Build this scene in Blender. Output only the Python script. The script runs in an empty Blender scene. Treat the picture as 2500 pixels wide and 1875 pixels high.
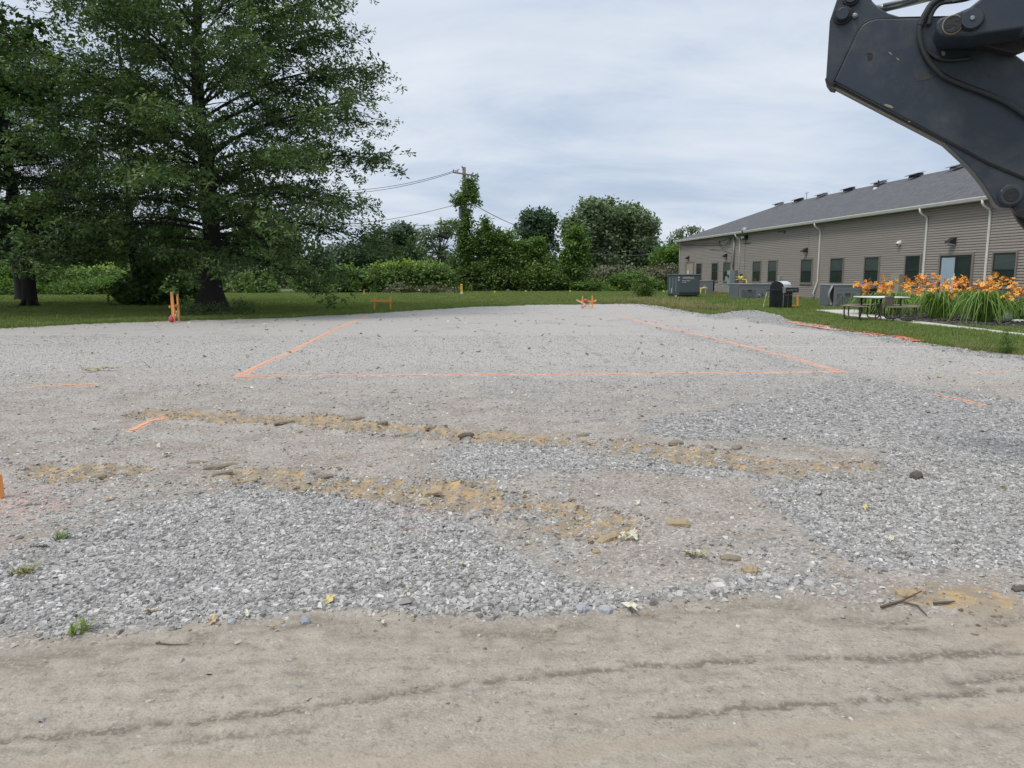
import bpy, math, random
import numpy as np
from mathutils import Vector, Matrix, Euler

S = bpy.context.scene
C = S.collection
R = math.radians
PI = math.pi

# ------------------------------------------------------------------ camera
CAM_H = 1.5
FOC = 1871.0 / 2500.0
PITCH = math.atan(267.5 / 1871.0)
cam_d = bpy.data.cameras.new('camera')
cam = bpy.data.objects.new('camera', cam_d)
C.objects.link(cam)
cam.location = (0, 0, CAM_H)
cam.rotation_euler = (PI / 2 - PITCH, 0, 0)
cam_d.sensor_fit = 'HORIZONTAL'
cam_d.sensor_width = 36.0
cam_d.lens = 36.0 * FOC
cam_d.clip_start = 0.05
cam_d.clip_end = 3000
S.camera = cam
S.render.resolution_x = 1024
S.render.resolution_y = 768

# ------------------------------------------------------------------ world
SUN_EL, SUN_AZ = 58.0, 238.0          # azimuth clockwise from +Y
W = bpy.data.worlds.new('World')
S.world = W
W.use_nodes = True
nt = W.node_tree
for n in list(nt.nodes):
    nt.nodes.remove(n)


def N(tree, typ, **kw):
    n = tree.nodes.new(typ)
    for k, v in kw.items():
        if k.startswith('i_'):
            key = k[2:]
            key = int(key) if key.isdigit() else key.replace('_', ' ')
            n.inputs[key].default_value = v
        else:
            setattr(n, k, v)
    return n


def L(tree, a, b):
    tree.links.new(a, b)


def ramp(tree, fac, stops, interp='LINEAR'):
    r = tree.nodes.new('ShaderNodeValToRGB')
    r.color_ramp.interpolation = interp
    el = r.color_ramp.elements
    while len(el) < len(stops):
        el.new(0.5)
    for e, (p, c) in zip(el, stops):
        e.position = p
        e.color = (c, c, c, 1) if isinstance(c, (int, float)) else (c[0], c[1], c[2], 1)
    L(tree, fac, r.inputs[0])
    return r.outputs[0]


def mathn(tree, op, a, b=None, clamp=False):
    m = tree.nodes.new('ShaderNodeMath')
    m.operation = op
    m.use_clamp = clamp
    for i, x in enumerate((a, b)):
        if x is None:
            continue
        if isinstance(x, (int, float)):
            m.inputs[i].default_value = x
        else:
            L(tree, x, m.inputs[i])
    return m.outputs[0]


def mixc(tree, fac, a, b, blend='MIX'):
    m = tree.nodes.new('ShaderNodeMix')
    m.data_type = 'RGBA'
    m.blend_type = blend
    for s, x in ((m.inputs[0], fac), (m.inputs[6], a), (m.inputs[7], b)):
        if isinstance(x, (int, float)):
            s.default_value = x
        elif isinstance(x, tuple):
            s.default_value = (x[0], x[1], x[2], 1)
        else:
            L(tree, x, s)
    return m.outputs[2]


sky = N(nt, 'ShaderNodeTexSky', sky_type='NISHITA', sun_disc=False,
        sun_elevation=R(SUN_EL), sun_rotation=R(SUN_AZ), air_density=1.0, dust_density=2.0)
tc = N(nt, 'ShaderNodeTexCoord')
sep = N(nt, 'ShaderNodeSeparateXYZ')
L(nt, tc.outputs['Generated'], sep.inputs[0])
zz = mathn(nt, 'MAXIMUM', sep.outputs[2], 0.0)
den = mathn(nt, 'ADD', zz, 0.16)
cx = mathn(nt, 'DIVIDE', sep.outputs[0], den)
cy = mathn(nt, 'DIVIDE', sep.outputs[1], den)
comb = N(nt, 'ShaderNodeCombineXYZ')
L(nt, cx, comb.inputs[0])
L(nt, cy, comb.inputs[1])
mp = N(nt, 'ShaderNodeMapping')
mp.inputs['Rotation'].default_value = (0, 0, R(-14))
mp.inputs['Scale'].default_value = (0.8, 1.2, 1)
mp.inputs['Location'].default_value = (3.1, 0.35, 0)
L(nt, comb.outputs[0], mp.inputs[0])
n1 = N(nt, 'ShaderNodeTexNoise', i_Scale=1.0, i_Detail=9.0, i_Roughness=0.58, i_Distortion=0.35)
L(nt, mp.outputs[0], n1.inputs['Vector'])
n2 = N(nt, 'ShaderNodeTexNoise', i_Scale=0.55, i_Detail=3.0, i_Roughness=0.5)
L(nt, mp.outputs[0], n2.inputs['Vector'])
cl = mathn(nt, 'ADD', mathn(nt, 'MULTIPLY', n1.outputs[0], 0.62), mathn(nt, 'MULTIPLY', n2.outputs[0], 0.38))
cloudcol = ramp(nt, cl, [(0.38, (0.37, 0.44, 0.565)), (0.47, (0.455, 0.52, 0.62)), (0.53, (0.52, 0.575, 0.65)), (0.66, (0.63, 0.665, 0.715))])
# an overcast sky brightens towards the zenith
zen = ramp(nt, zz, [(0.0, 1.0), (0.30, 1.0), (0.45, 1.15), (1.0, 1.9)])
cloudcol = mixc(nt, 1.0, cloudcol, zen, 'MULTIPLY')
cov = ramp(nt, cl, [(0.36, 0.80), (0.50, 0.96)])
bg1 = N(nt, 'ShaderNodeBackground', i_Strength=0.1)
L(nt, sky.outputs[0], bg1.inputs[0])
bg2 = N(nt, 'ShaderNodeBackground', i_Strength=1.0)
L(nt, cloudcol, bg2.inputs[0])
mx = N(nt, 'ShaderNodeMixShader')
L(nt, cov, mx.inputs[0])
L(nt, bg1.outputs[0], mx.inputs[1])
L(nt, bg2.outputs[0], mx.inputs[2])
wo = N(nt, 'ShaderNodeOutputWorld')
L(nt, mx.outputs[0], wo.inputs[0])

sun_d = bpy.data.lights.new('sun', 'SUN')
sun_d.energy = 1.5
sun_d.angle = R(14)
sun_d.color = (1.0, 0.96, 0.9)
sun = bpy.data.objects.new('sun', sun_d)
C.objects.link(sun)
sv = Vector((math.sin(R(SUN_AZ)) * math.cos(R(SUN_EL)), math.cos(R(SUN_AZ)) * math.cos(R(SUN_EL)), math.sin(R(SUN_EL))))
sun.rotation_euler = sv.to_track_quat('Z', 'Y').to_euler()

S.render.engine = 'CYCLES'
S.view_settings.view_transform = 'Standard'
S.view_settings.look = 'None'
S.view_settings.exposure = 0.42
S.view_settings.gamma = 1.0
S.view_settings.use_curve_mapping = False
S.cycles.max_bounces = 6
S.cycles.diffuse_bounces = 3
S.cycles.glossy_bounces = 2
S.cycles.transmission_bounces = 3
S.cycles.transparent_max_bounces = 4

# ------------------------------------------------------------------ helpers
F_ = 1871.0
CP, SP = math.cos(PITCH), math.sin(PITCH)


def at(u, v, z=0.0):
    """world point on the level plane z that the survey pixel (u,v) of the 2500x1875 photo looks at"""
    x = (u - 1250) / F_
    y = (937.5 - v) / F_
    dx, dy, dz = x, CP + y * SP, -SP + y * CP
    t = (z - CAM_H) / dz
    return Vector((dx * t, dy * t, z))


def atY(u, v, Y):
    """world point at distance Y"""
    x = (u - 1250) / F_
    y = (937.5 - v) / F_
    dx, dy, dz = x, CP + y * SP, -SP + y * CP
    t = Y / dy
    return Vector((dx * t, Y, CAM_H + dz * t))


def hash2(ix, iy, seed):
    h = (ix.astype(np.int64) * 374761393 + iy.astype(np.int64) * 668265263 + seed * 974634777) & 0x7fffffff
    h = ((h ^ (h >> 13)) * 1274126177) & 0x7fffffff
    h = h ^ (h >> 16)
    return (h & 0xffff) / 65535.0


def vnoise(x, y, seed=0):
    ix = np.floor(x); iy = np.floor(y)
    fx = x - ix; fy = y - iy
    fx = fx * fx * (3 - 2 * fx); fy = fy * fy * (3 - 2 * fy)
    a = hash2(ix, iy, seed); b = hash2(ix + 1, iy, seed)
    c = hash2(ix, iy + 1, seed); d = hash2(ix + 1, iy + 1, seed)
    return a + (b - a) * fx + (c - a) * fy + (a - b - c + d) * fx * fy


def fbm(x, y, seed=0, oct=4):
    s = 0; a = 0.5; t = 0
    for k in range(oct):
        s = s + a * vnoise(x * 2 ** k + 13.7 * k, y * 2 ** k + 7.1 * k, seed + k)
        t += a; a *= 0.5
    return s / t


def sstep(a, b, x):
    t = np.clip((x - a) / (b - a), 0, 1)
    return t * t * (3 - 2 * t)


def poly_sd(px, py, poly):
    """signed distance to polygon, negative inside"""
    d = np.full(px.shape, 1e9)
    inside = np.zeros(px.shape, bool)
    n = len(poly)
    for i in range(n):
        ax, ay = poly[i]; bx, by = poly[(i + 1) % n]
        ex, ey = bx - ax, by - ay
        wx, wy = px - ax, py - ay
        t = np.clip((wx * ex + wy * ey) / (ex * ex + ey * ey + 1e-12), 0, 1)
        d = np.minimum(d, (wx - ex * t) ** 2 + (wy - ey * t) ** 2)
        c = ((ay > py) != (by > py)) & (px < (bx - ax) * (py - ay) / (by - ay + 1e-12) + ax)
        inside ^= c
    d = np.sqrt(d)
    return np.where(inside, -d, d)


def line_d(px, py, pl):
    """distance, arc length and side for a polyline"""
    d = np.full(px.shape, 1e9); al = np.zeros(px.shape); sd = np.zeros(px.shape)
    acc = 0.0
    for (ax, ay), (bx, by) in zip(pl[:-1], pl[1:]):
        ex, ey = bx - ax, by - ay
        ln = math.hypot(ex, ey)
        wx, wy = px - ax, py - ay
        t = np.clip((wx * ex + wy * ey) / (ln * ln), 0, 1)
        q = np.hypot(wx - ex * t, wy - ey * t)
        m = q < d
        d = np.where(m, q, d)
        al = np.where(m, acc + t * ln, al)
        sd = np.where(m, (ex * wy - ey * wx) / ln, sd)
        acc += ln
    return d, al, sd


def P(*pts):
    return [tuple(at(u, v)[:2]) for u, v in pts]


def D(*pts):     # the same in the 2212-wide survey print
    return P(*[(u * 1.1302, v * 1.1302) for u, v in pts])


def new_mesh(name, verts, faces):
    me = bpy.data.meshes.new(name)
    me.from_pydata([tuple(v) for v in verts], [], faces)
    me.update()
    return me


def np_mesh(name, V, Fc):
    """V (n,3) array, Fc (m,k) int array"""
    me = bpy.data.meshes.new(name)
    V = np.asarray(V, np.float32); Fc = np.asarray(Fc, np.int32)
    m, k = Fc.shape if len(Fc) else (0, 4)
    me.vertices.add(len(V)); me.vertices.foreach_set('co', V.ravel())
    if m:
        me.loops.add(m * k); me.loops.foreach_set('vertex_index', Fc.ravel())
        me.polygons.add(m)
        me.polygons.foreach_set('loop_start', np.arange(0, m * k, k, dtype=np.int32))
        me.polygons.foreach_set('loop_total', np.full(m, k, np.int32))
    me.update(calc_edges=True)
    if m: me.polygons.foreach_set('use_smooth', np.zeros(m, bool))
    return me


def link(name, me, mat=None, parent=None, smooth=False):
    o = bpy.data.objects.new(name, me)
    C.objects.link(o)
    if mat is not None:
        me.materials.append(mat)
    if parent is not None:
        o.parent = parent
    if smooth:
        me.polygons.foreach_set('use_smooth', [True] * len(me.polygons))
    return o


def tag(o, label=None, cat=None, group=None, kind=None):
    if label: o['label'] = label
    if cat: o['category'] = cat
    if group: o['group'] = group
    if kind: o['kind'] = kind
    return o


def thing(name, label, cat, loc=(0, 0, 0), rz=0.0, group=None):
    o = bpy.data.objects.new(name, None)
    o.empty_display_size = 0.1
    C.objects.link(o)
    o.location = loc
    o.rotation_euler = (0, 0, rz)
    return tag(o, label, cat, group)


class MB:
    def __init__(s):
        s.v = []; s.f = []

    def add(s, vs, fs):
        o = len(s.v)
        s.v += [tuple(v) for v in vs]
        s.f += [tuple(i + o for i in f) for f in fs]
        return s

    def box(s, c, d, rot=None, taper=1.0):
        hx, hy, hz = d[0] / 2, d[1] / 2, d[2] / 2
        vs = []
        for k, (sx, sy, sz) in enumerate([(-1, -1, -1), (1, -1, -1), (1, 1, -1), (-1, 1, -1), (-1, -1, 1), (1, -1, 1), (1, 1, 1), (-1, 1, 1)]):
            t = taper if sz > 0 else 1
            vs.append(Vector((sx * hx * t, sy * hy * t, sz * hz)))
        if rot is not None:
            m = Euler(rot).to_matrix() if not isinstance(rot, Matrix) else rot
            vs = [m @ v for v in vs]
        c = Vector(c)
        return s.add([v + c for v in vs], [(0, 3, 2, 1), (4, 5, 6, 7), (0, 1, 5, 4), (1, 2, 6, 5), (2, 3, 7, 6), (3, 0, 4, 7)])

    def bbox(s, x0, x1, y0, y1, z0, z1):
        return s.box(((x0 + x1) / 2, (y0 + y1) / 2, (z0 + z1) / 2), (abs(x1 - x0), abs(y1 - y0), abs(z1 - z0)))

    def bar(s, a, b, w, h, up=(0, 0, 1)):
        a = Vector(a); b = Vector(b)
        d = (b - a); ln = d.length; d.normalize()
        u = Vector(up)
        x = d.cross(u)
        if x.length < 1e-4: x = d.cross(Vector((0, 1, 0)))
        x.normalize(); y = x.cross(d)
        m = Matrix((x, d, y)).transposed()
        return s.box((a + b) / 2, (w, ln, h), m)

    def tube(s, pts, r, n=8, caps=True):
        pts = [Vector(p) for p in pts]
        if not isinstance(r, (list, tuple)): r = [r] * len(pts)
        rings = []
        prev = None
        for i, p in enumerate(pts):
            d = (pts[min(i + 1, len(pts) - 1)] - pts[max(i - 1, 0)])
            if d.length < 1e-9: d = Vector((0, 0, 1))
            d.normalize()
            if prev is None:
                x = d.orthogonal().normalized()
            else:
                x = (prev - d * prev.dot(d))
                x = x.normalized() if x.length > 1e-6 else d.orthogonal().normalized()
            prev = x
            y = d.cross(x)
            rings.append([p + (x * math.cos(2 * PI * k / n) + y * math.sin(2 * PI * k / n)) * r[i] for k in range(n)])
        vs = [v for rr in rings for v in rr]
        fs = []
        for i in range(len(pts) - 1):
            for k in range(n):
                a = i * n + k; b = i * n + (k + 1) % n
                fs.append((a, b, b + n, a + n))
        if caps:
            fs.append(tuple(reversed(range(n))))
            fs.append(tuple(range((len(pts) - 1) * n, len(pts) * n)))
        return s.add(vs, fs)

    def prism(s, poly, y0, y1):
        """poly in (x,z) extruded along y"""
        n = len(poly)
        vs = [(x, y0, z) for x, z in poly] + [(x, y1, z) for x, z in poly]
        fs = [tuple(range(n)), tuple(reversed(range(n, 2 * n)))]
        for i in range(n):
            j = (i + 1) % n
            fs.append((j, i, i + n, j + n))
        return s.add(vs, fs)

    def sheet(s, poly, z0, z1):
        n = len(poly)
        vs = [(x, y, z0) for x, y in poly] + [(x, y, z1) for x, y in poly]
        fs = [tuple(reversed(range(n))), tuple(range(n, 2 * n))]
        for i in range(n):
            j = (i + 1) % n
            fs.append((i, j, j + n, i + n))
        return s.add(vs, fs)

    def mesh(s, name):
        me = new_mesh(name, s.v, s.f)
        import bmesh
        bm = bmesh.new(); bm.from_mesh(me)
        bmesh.ops.recalc_face_normals(bm, faces=bm.faces)
        bm.to_mesh(me); bm.free()
        return me

    def build(s, name, mat, parent=None, smooth=False, bevel=0.0):
        o = link(name, s.mesh(name), mat, parent, smooth)
        if bevel:
            m = o.modifiers.new('bevel', 'BEVEL'); m.width = bevel; m.segments = 2; m.limit_method = 'ANGLE'; m.angle_limit = R(40)
        return o


# ---- materials
MATS = {}


def pmat(name, c1, c2=None, scale=5.0, rough=0.7, bump=0.0, bscale=None, metal=0.0, detail=5.0, stretch=(1, 1, 1), spec=0.4, coords='Object', contrast=0.25, coat=0.0):
    m = bpy.data.materials.new(name)
    m.use_nodes = True
    t = m.node_tree
    b = t.nodes['Principled BSDF']
    b.inputs['Roughness'].default_value = rough
    b.inputs['Metallic'].default_value = metal
    b.inputs['Specular IOR Level'].default_value = spec
    b.inputs['Coat Weight'].default_value = coat
    c2 = c2 or tuple(min(1, x * 0.75) for x in c1)
    tcn = t.nodes.new('ShaderNodeTexCoord')
    mpn = t.nodes.new('ShaderNodeMapping')
    mpn.inputs['Scale'].default_value = stretch
    L(t, tcn.outputs[coords], mpn.inputs[0])
    n = N(t, 'ShaderNodeTexNoise', i_Scale=scale, i_Detail=detail, i_Roughness=0.6)
    L(t, mpn.outputs[0], n.inputs['Vector'])
    f = ramp(t, n.outputs[0], [(0.5 - contrast, 0.0), (0.5 + contrast, 1.0)])
    col = mixc(t, f, c1, c2)
    L(t, col, b.inputs['Base Color'])
    rr = mathn(t, 'ADD', mathn(t, 'MULTIPLY', n.outputs[0], 0.2), rough - 0.1, True)
    L(t, rr, b.inputs['Roughness'])
    if bump:
        n3 = N(t, 'ShaderNodeTexNoise', i_Scale=bscale or scale * 4, i_Detail=4.0)
        L(t, mpn.outputs[0], n3.inputs['Vector'])
        bp = N(t, 'ShaderNodeBump', i_Strength=bump, i_Distance=0.02)
        L(t, n3.outputs[0], bp.inputs['Height'])
        L(t, bp.outputs[0], b.inputs['Normal'])
    MATS[name] = m
    return m


def leaf_mat(name, c1, c2, c3=None, trans=0.35, rough=0.55, nscale=0.25):
    """leaf colour varies from spray to spray and over metres"""
    m = bpy.data.materials.new(name)
    m.use_nodes = True
    t = m.node_tree
    for n in list(t.nodes): t.nodes.remove(n)
    oi = t.nodes.new('ShaderNodeObjectInfo')
    g = t.nodes.new('ShaderNodeNewGeometry')
    nz = N(t, 'ShaderNodeTexNoise', i_Scale=nscale, i_Detail=3.0)
    L(t, g.outputs['Position'], nz.inputs['Vector'])
    f1 = mathn(t, 'ADD', mathn(t, 'MULTIPLY', oi.outputs['Random'], 0.55), mathn(t, 'MULTIPLY', nz.outputs[0], 0.6))
    stops = [(0.25, c1), (0.75, c2)]
    if c3: stops.append((0.95, c3))
    col = ramp(t, f1, stops)
    d = N(t, 'ShaderNodeBsdfPrincipled', i_Roughness=rough)
    d.inputs['Specular IOR Level'].default_value = 0.35
    L(t, col, d.inputs['Base Color'])
    tr = t.nodes.new('ShaderNodeBsdfTranslucent')
    tcol = mixc(t, 1.0, col, (1.15, 1.25, 0.55), 'MULTIPLY')
    L(t, tcol, tr.inputs[0])
    ms = N(t, 'ShaderNodeMixShader', i_0=trans)
    L(t, d.outputs[0], ms.inputs[1]); L(t, tr.outputs[0], ms.inputs[2])
    out = t.nodes.new('ShaderNodeOutputMaterial')
    L(t, ms.outputs[0], out.inputs[0])
    MATS[name] = m
    return m


# ---- scattering (points and the little meshes they carry live in one mesh)
_groups = {}


def scatter_group(nv):
    if nv in _groups: return _groups[nv]
    g = bpy.data.node_groups.new('scatter_%d' % nv, 'GeometryNodeTree')
    g.interface.new_socket('Geometry', in_out='INPUT', socket_type='NodeSocketGeometry')
    g.interface.new_socket('Geometry', in_out='OUTPUT', socket_type='NodeSocketGeometry')
    gi = g.nodes.new('NodeGroupInput'); go = g.nodes.new('NodeGroupOutput')

    def attr(nm, ty):
        a = g.nodes.new('GeometryNodeInputNamedAttribute'); a.data_type = ty
        a.inputs[0].default_value = nm
        return a.outputs[0]
    isp = attr('is_pt', 'BOOLEAN')
    sp_ = g.nodes.new('GeometryNodeSeparateGeometry'); sp_.domain = 'POINT'
    L(g, gi.outputs[0], sp_.inputs[0]); L(g, isp, sp_.inputs[1])
    rot = attr('rot', 'FLOAT_VECTOR'); scl = attr('scl', 'FLOAT_VECTOR'); vid = attr('vid', 'INT')
    e2r = g.nodes.new('FunctionNodeEulerToRotation'); L(g, rot, e2r.inputs[0])
    jn = g.nodes.new('GeometryNodeJoinGeometry')
    for k in range(nv):
        cmp_ = g.nodes.new('FunctionNodeCompare'); cmp_.data_type = 'INT'; cmp_.operation = 'EQUAL'
        ins = [i for i in cmp_.inputs if i.type == 'INT']
        L(g, vid, ins[0]); ins[1].default_value = k
        s2 = g.nodes.new('GeometryNodeSeparateGeometry'); s2.domain = 'POINT'
        L(g, sp_.outputs[1], s2.inputs[0]); L(g, cmp_.outputs[0], s2.inputs[1])
        io = g.nodes.new('GeometryNodeInstanceOnPoints')
        L(g, sp_.outputs[0], io.inputs['Points']); L(g, cmp_.outputs[0], io.inputs['Selection'])
        L(g, s2.outputs[0], io.inputs['Instance']); L(g, e2r.outputs[0], io.inputs['Rotation']); L(g, scl, io.inputs['Scale'])
        L(g, io.outputs[0], jn.inputs[0])
    L(g, jn.outputs[0], go.inputs[0])
    _groups[nv] = g
    return g


def scatter(name, variants, pts, rots, scls, mat, parent=None, vid=None, rng=None, smooth=False):
    rng = rng or np.random.default_rng(1)
    pts = np.asarray(pts, np.float32); n = len(pts)
    nv = len(variants)
    if vid is None: vid = rng.integers(0, nv, n)
    scls = np.asarray(scls, np.float32)
    if scls.ndim == 1: scls = np.repeat(scls[:, None], 3, 1)
    V = []; Fc = []; vi = []; off = 0
    for k, (vv, ff) in enumerate(variants):
        V.append(np.asarray(vv, np.float32)); Fc.append(np.asarray(ff, np.int32) + off); vi.append(np.full(len(vv), k)); off += len(vv)
    nvv = off
    V.append(pts); vi.append(vid)
    me = np_mesh(name, np.concatenate(V), np.concatenate(Fc))
    if smooth: me.polygons.foreach_set('use_smooth', [True] * len(me.polygons))
    a = me.attributes.new('is_pt', 'BOOLEAN', 'POINT')
    b = np.zeros(nvv + n, bool); b[nvv:] = True; a.data.foreach_set('value', b)
    a = me.attributes.new('vid', 'INT', 'POINT'); a.data.foreach_set('value', np.concatenate(vi).astype(np.int32))
    a = me.attributes.new('rot', 'FLOAT_VECTOR', 'POINT')
    a.data.foreach_set('vector', np.concatenate([np.zeros((nvv, 3)), np.asarray(rots)]).astype(np.float32).ravel())
    a = me.attributes.new('scl', 'FLOAT_VECTOR', 'POINT')
    a.data.foreach_set('vector', np.concatenate([np.ones((nvv, 3)), scls]).astype(np.float32).ravel())
    o = link(name, me, mat, parent)
    md = o.modifiers.new('scatter', 'NODES'); md.node_group = scatter_group(nv)
    return o


def leaf_spray(rng, n, rad, ll, lw, flat=0.5, droop=0.0):
    """a spray of n pointed leaves"""
    V = []; Fq = []
    for i in range(n):
        d = rng.normal(size=3); d[2] *= flat; d /= np.linalg.norm(d) + 1e-9
        c = d * rad * rng.uniform(0.15, 1.0)
        ax = rng.normal(size=3) + d * 0.8; ax[2] = ax[2] * 0.6 - droop; ax /= np.linalg.norm(ax)
        up = rng.normal(size=3) * 0.55 + np.array([0, 0, 1.0])
        sd = np.cross(ax, up); sd /= np.linalg.norm(sd) + 1e-9
        nn = np.cross(sd, ax)
        l_ = ll * rng.uniform(0.7, 1.25); w_ = lw * rng.uniform(0.7, 1.2)
        o = len(V)
        V += [c, c + ax * l_ * 0.5 + sd * w_ * 0.5 - nn * l_ * 0.04, c + ax * l_ - nn * l_ * 0.12, c + ax * l_ * 0.5 - sd * w_ * 0.5 - nn * l_ * 0.04]
        Fq.append([o, o + 1, o + 2, o + 3])
    return np.array(V), np.array(Fq)

# ================================================================== ground
EDGE_PX = [(-900, 850), (-300, 822), (0, 803), (200, 793), (450, 786), (700, 776), (900, 767), (1130, 752), (1300, 745), (1430, 743), (1560, 743),
           (1610, 748), (1680, 760), (1740, 770), (1800, 764), (1860, 764), (1900, 772), (1945, 788), (2060, 806), (2180, 822), (2300, 842), (2400, 858), (2500, 868), (2700, 905), (3100, 985)]
LOT = P(*EDGE_PX) + [(14.0, -3.0), (-30.0, -3.0), (-30.0, 16.0)]
STRIP = P((-600, 1610), (-100, 1588), (0, 1578), (150, 1572), (300, 1560), (480, 1540), (700, 1528), (1000, 1518), (1400, 1503), (1700, 1486), (1820, 1463), (1960, 1466), (2150, 1492), (2250, 1503),
          (2500, 1498), (2800, 1490)) + [(9.0, -3.0), (-9.0, -3.0)]
ZONES = [  # polygon, density of loose stone
    (D((-300, 1260), (0, 1200), (150, 1150), (420, 1075), (560, 1058), (700, 1062), (800, 1095), (1000, 1130), (1180, 1158), (1250, 1190), (1240, 1230), (1280, 1270), (1440, 1292), (1560, 1245), (1740, 1240), (1790, 1262), (1640, 1300), (1520, 1325),
       (1250, 1340), (1000, 1342), (700, 1350), (450, 1362), (120, 1378), (-300, 1400)), 1.0),
    (D((950, 1000), (1000, 955), (1080, 950), (1170, 960), (1300, 985), (1480, 1010), (1640, 1038), (1500, 1032), (1300, 1015), (1210, 1050), (1190, 1100), (1110, 1075), (1000, 1035)), 1.0),
    (D((1640, 1062), (1850, 1040), (1900, 1000), (1880, 975), (1700, 955), (1500, 950), (1380, 935), (1400, 905), (1700, 850), (1850, 810), (2000, 835), (2300, 880), (2700, 930), (2700, 1240), (2240, 1215), (2080, 1240), (1900, 1235), (1790, 1185), (1690, 1130)), 0.92),
    (D((1010, 860), (1060, 815), (1400, 812), (1820, 805), (1780, 850), (1400, 900), (1380, 930), (1200, 915), (1060, 885)), 0.34),
    (D((1340, 690), (1600, 738), (1840, 800), (1700, 795), (1500, 735), (1400, 715)), 0.45),
    (D((-300, 1120), (0, 1065), (300, 1030), (480, 1045), (300, 1100), (100, 1150), (-300, 1230)), 0.40),
    (P((1700, 772), (1770, 764), (1855, 763), (1905, 772), (1950, 790), (2060, 812), (1950, 801), (1860, 790), (1780, 782)), 1.0),
    (P((1945, 790), (2060, 806), (2180, 822), (2300, 842), (2400, 857), (2600, 885), (2600, 915), (2500, 885), (2400, 873), (2300, 852), (2150, 830), (2050, 815)), 0.9),
    (P((1580, 742), (1620, 748), (1700, 762), (1680, 768), (1610, 756), (1560, 748)), 0.6),
]
DUSTY = P((1250, 1180), (1340, 1150), (1380, 1190), (1320, 1260), (1420, 1380), (1650, 1420), (1700, 1440), (1500, 1440), (1340, 1420), (1150, 1330), (1230, 1260))
BAND_A = P((380, 1012), (560, 1022), (760, 1028), (950, 1048), (1120, 1066), (1300, 1078), (1500, 1098), (1700, 1122), (1900, 1142), (2110, 1158))
BAND_B = P((140, 1150), (340, 1150), (560, 1166), (760, 1172), (920, 1196), (1100, 1222), (1300, 1252), (1470, 1292))
CLAYS = [P((2160, 1440), (2260, 1425), (2380, 1440), (2490, 1478), (2470, 1500), (2330, 1502), (2200, 1480)),
         P((1050, 1190), (1180, 1185), (1200, 1215), (1080, 1215)), P((680, 1150), (770, 1145), (740, 1180), (640, 1185)),
         P((1340, 1235), (1430, 1250), (1480, 1290), (1400, 1285))]
TIRES = [(P((-200, 1835), (0, 1812), (200, 1795), (470, 1765), (800, 1725), (1130, 1665), (1500, 1628), (1800, 1612), (2100, 1602), (2420, 1592), (2700, 1590)), 0.015, 1.1),
         (P((1600, 1748), (1850, 1722), (2100, 1708), (2350, 1690), (2600, 1672)), 0.017, 1.0),
         (P((430, 1818), (620, 1797), (760, 1785)), 0.018, 0.6),
         (P((2330, 1660), (2480, 1650), (2600, 1640)), 0.030, 0.8),
         (P((2110, 1530), (2260, 1532), (2400, 1526)), 0.010, 0.8),
         (P((1060, 1585), (1200, 1575), (1500, 1560)), 0.012, 0.4),
         (P((330, 1580), (470, 1578), (560, 1560)), 0.012, 0.5),
         (P((2120, 1606), (2300, 1600), (2440, 1592)), 0.035, 0.8)]
FAINT = [P((700, 1000), (820, 985), (1050, 1000)), P((1050, 1030), (1200, 1028), (1850, 1030)), P((1380, 1152), (1700, 1160), (2050, 1182)),
         P((1165, 795), (1210, 830), (1250, 885), (1262, 890)), P((1370, 810), (1430, 850), (1490, 888)), P((900, 770), (1150, 765), (1420, 762)), P((0, 830), (300, 815), (600, 800))]
PINKS = [(P((-100, 1900), (600, 1880), (1250, 1858), (1700, 1800), (2100, 1768), (2600, 1720)), 0.06, 0.75),
         (P((2460, 1540), (2520, 1560), (2600, 1600)), 0.20, 0.9), (P((1500, 1880), (1900, 1830), (2300, 1815)), 0.03, 0.5)]
PINKSPOTS = [P((-60, 1225), (90, 1200), (150, 1215), (60, 1260), (-60, 1275)), P((930, 1260), (1010, 1255), (1040, 1300), (950, 1310))]


LINES = [  # orange sprayed layout lines: pixels along the line, width, label, colour strength
    ([(579, 921), (640, 890), (700, 862), (770, 828), (830, 800), (875, 780), (899, 771)], 0.07, 'long orange spray line running away along the left side of the marked rectangle'),
    ([(582, 920), (900, 918), (1300, 916), (1700, 911), (2060, 907)], 0.085, 'orange spray line across the lot, the near side of the marked rectangle'),
    ([(2060, 908), (1985, 888), (1800, 842), (1680, 812), (1600, 793), (1515, 771)], 0.075, 'long orange spray line running away along the right side of the marked rectangle'),
    ([(80, 946), (232, 939)], 0.07, 'short orange dash on the gravel at the left edge'),
    ([(321, 1052), (350, 1037), (396, 1020)], 0.05, 'short thick orange dash beside the left end of the churned tracks'),
    ([(2275, 963), (2340, 975), (2402, 990)], 0.05, 'short orange dash on the loose stone at right'),
    ([(2372, 908), (2440, 907), (2560, 906)], 0.05, 'thin orange dash at the right edge of the lot'),
    ([(1830, 847), (2000, 849), (2180, 846), (2290, 842)], 0.09, 'faint orange cross line between the rectangle and the stone verge'),
    ([(950, 768), (1200, 769), (1420, 766)], 0.09, 'faint far orange line across the lot near the lawn'),
]


def edge_noise(x, y, s=1.0):
    return (fbm(x * 1.3 * s, y * 1.3 * s, 5) - 0.5) * 1.0


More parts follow.
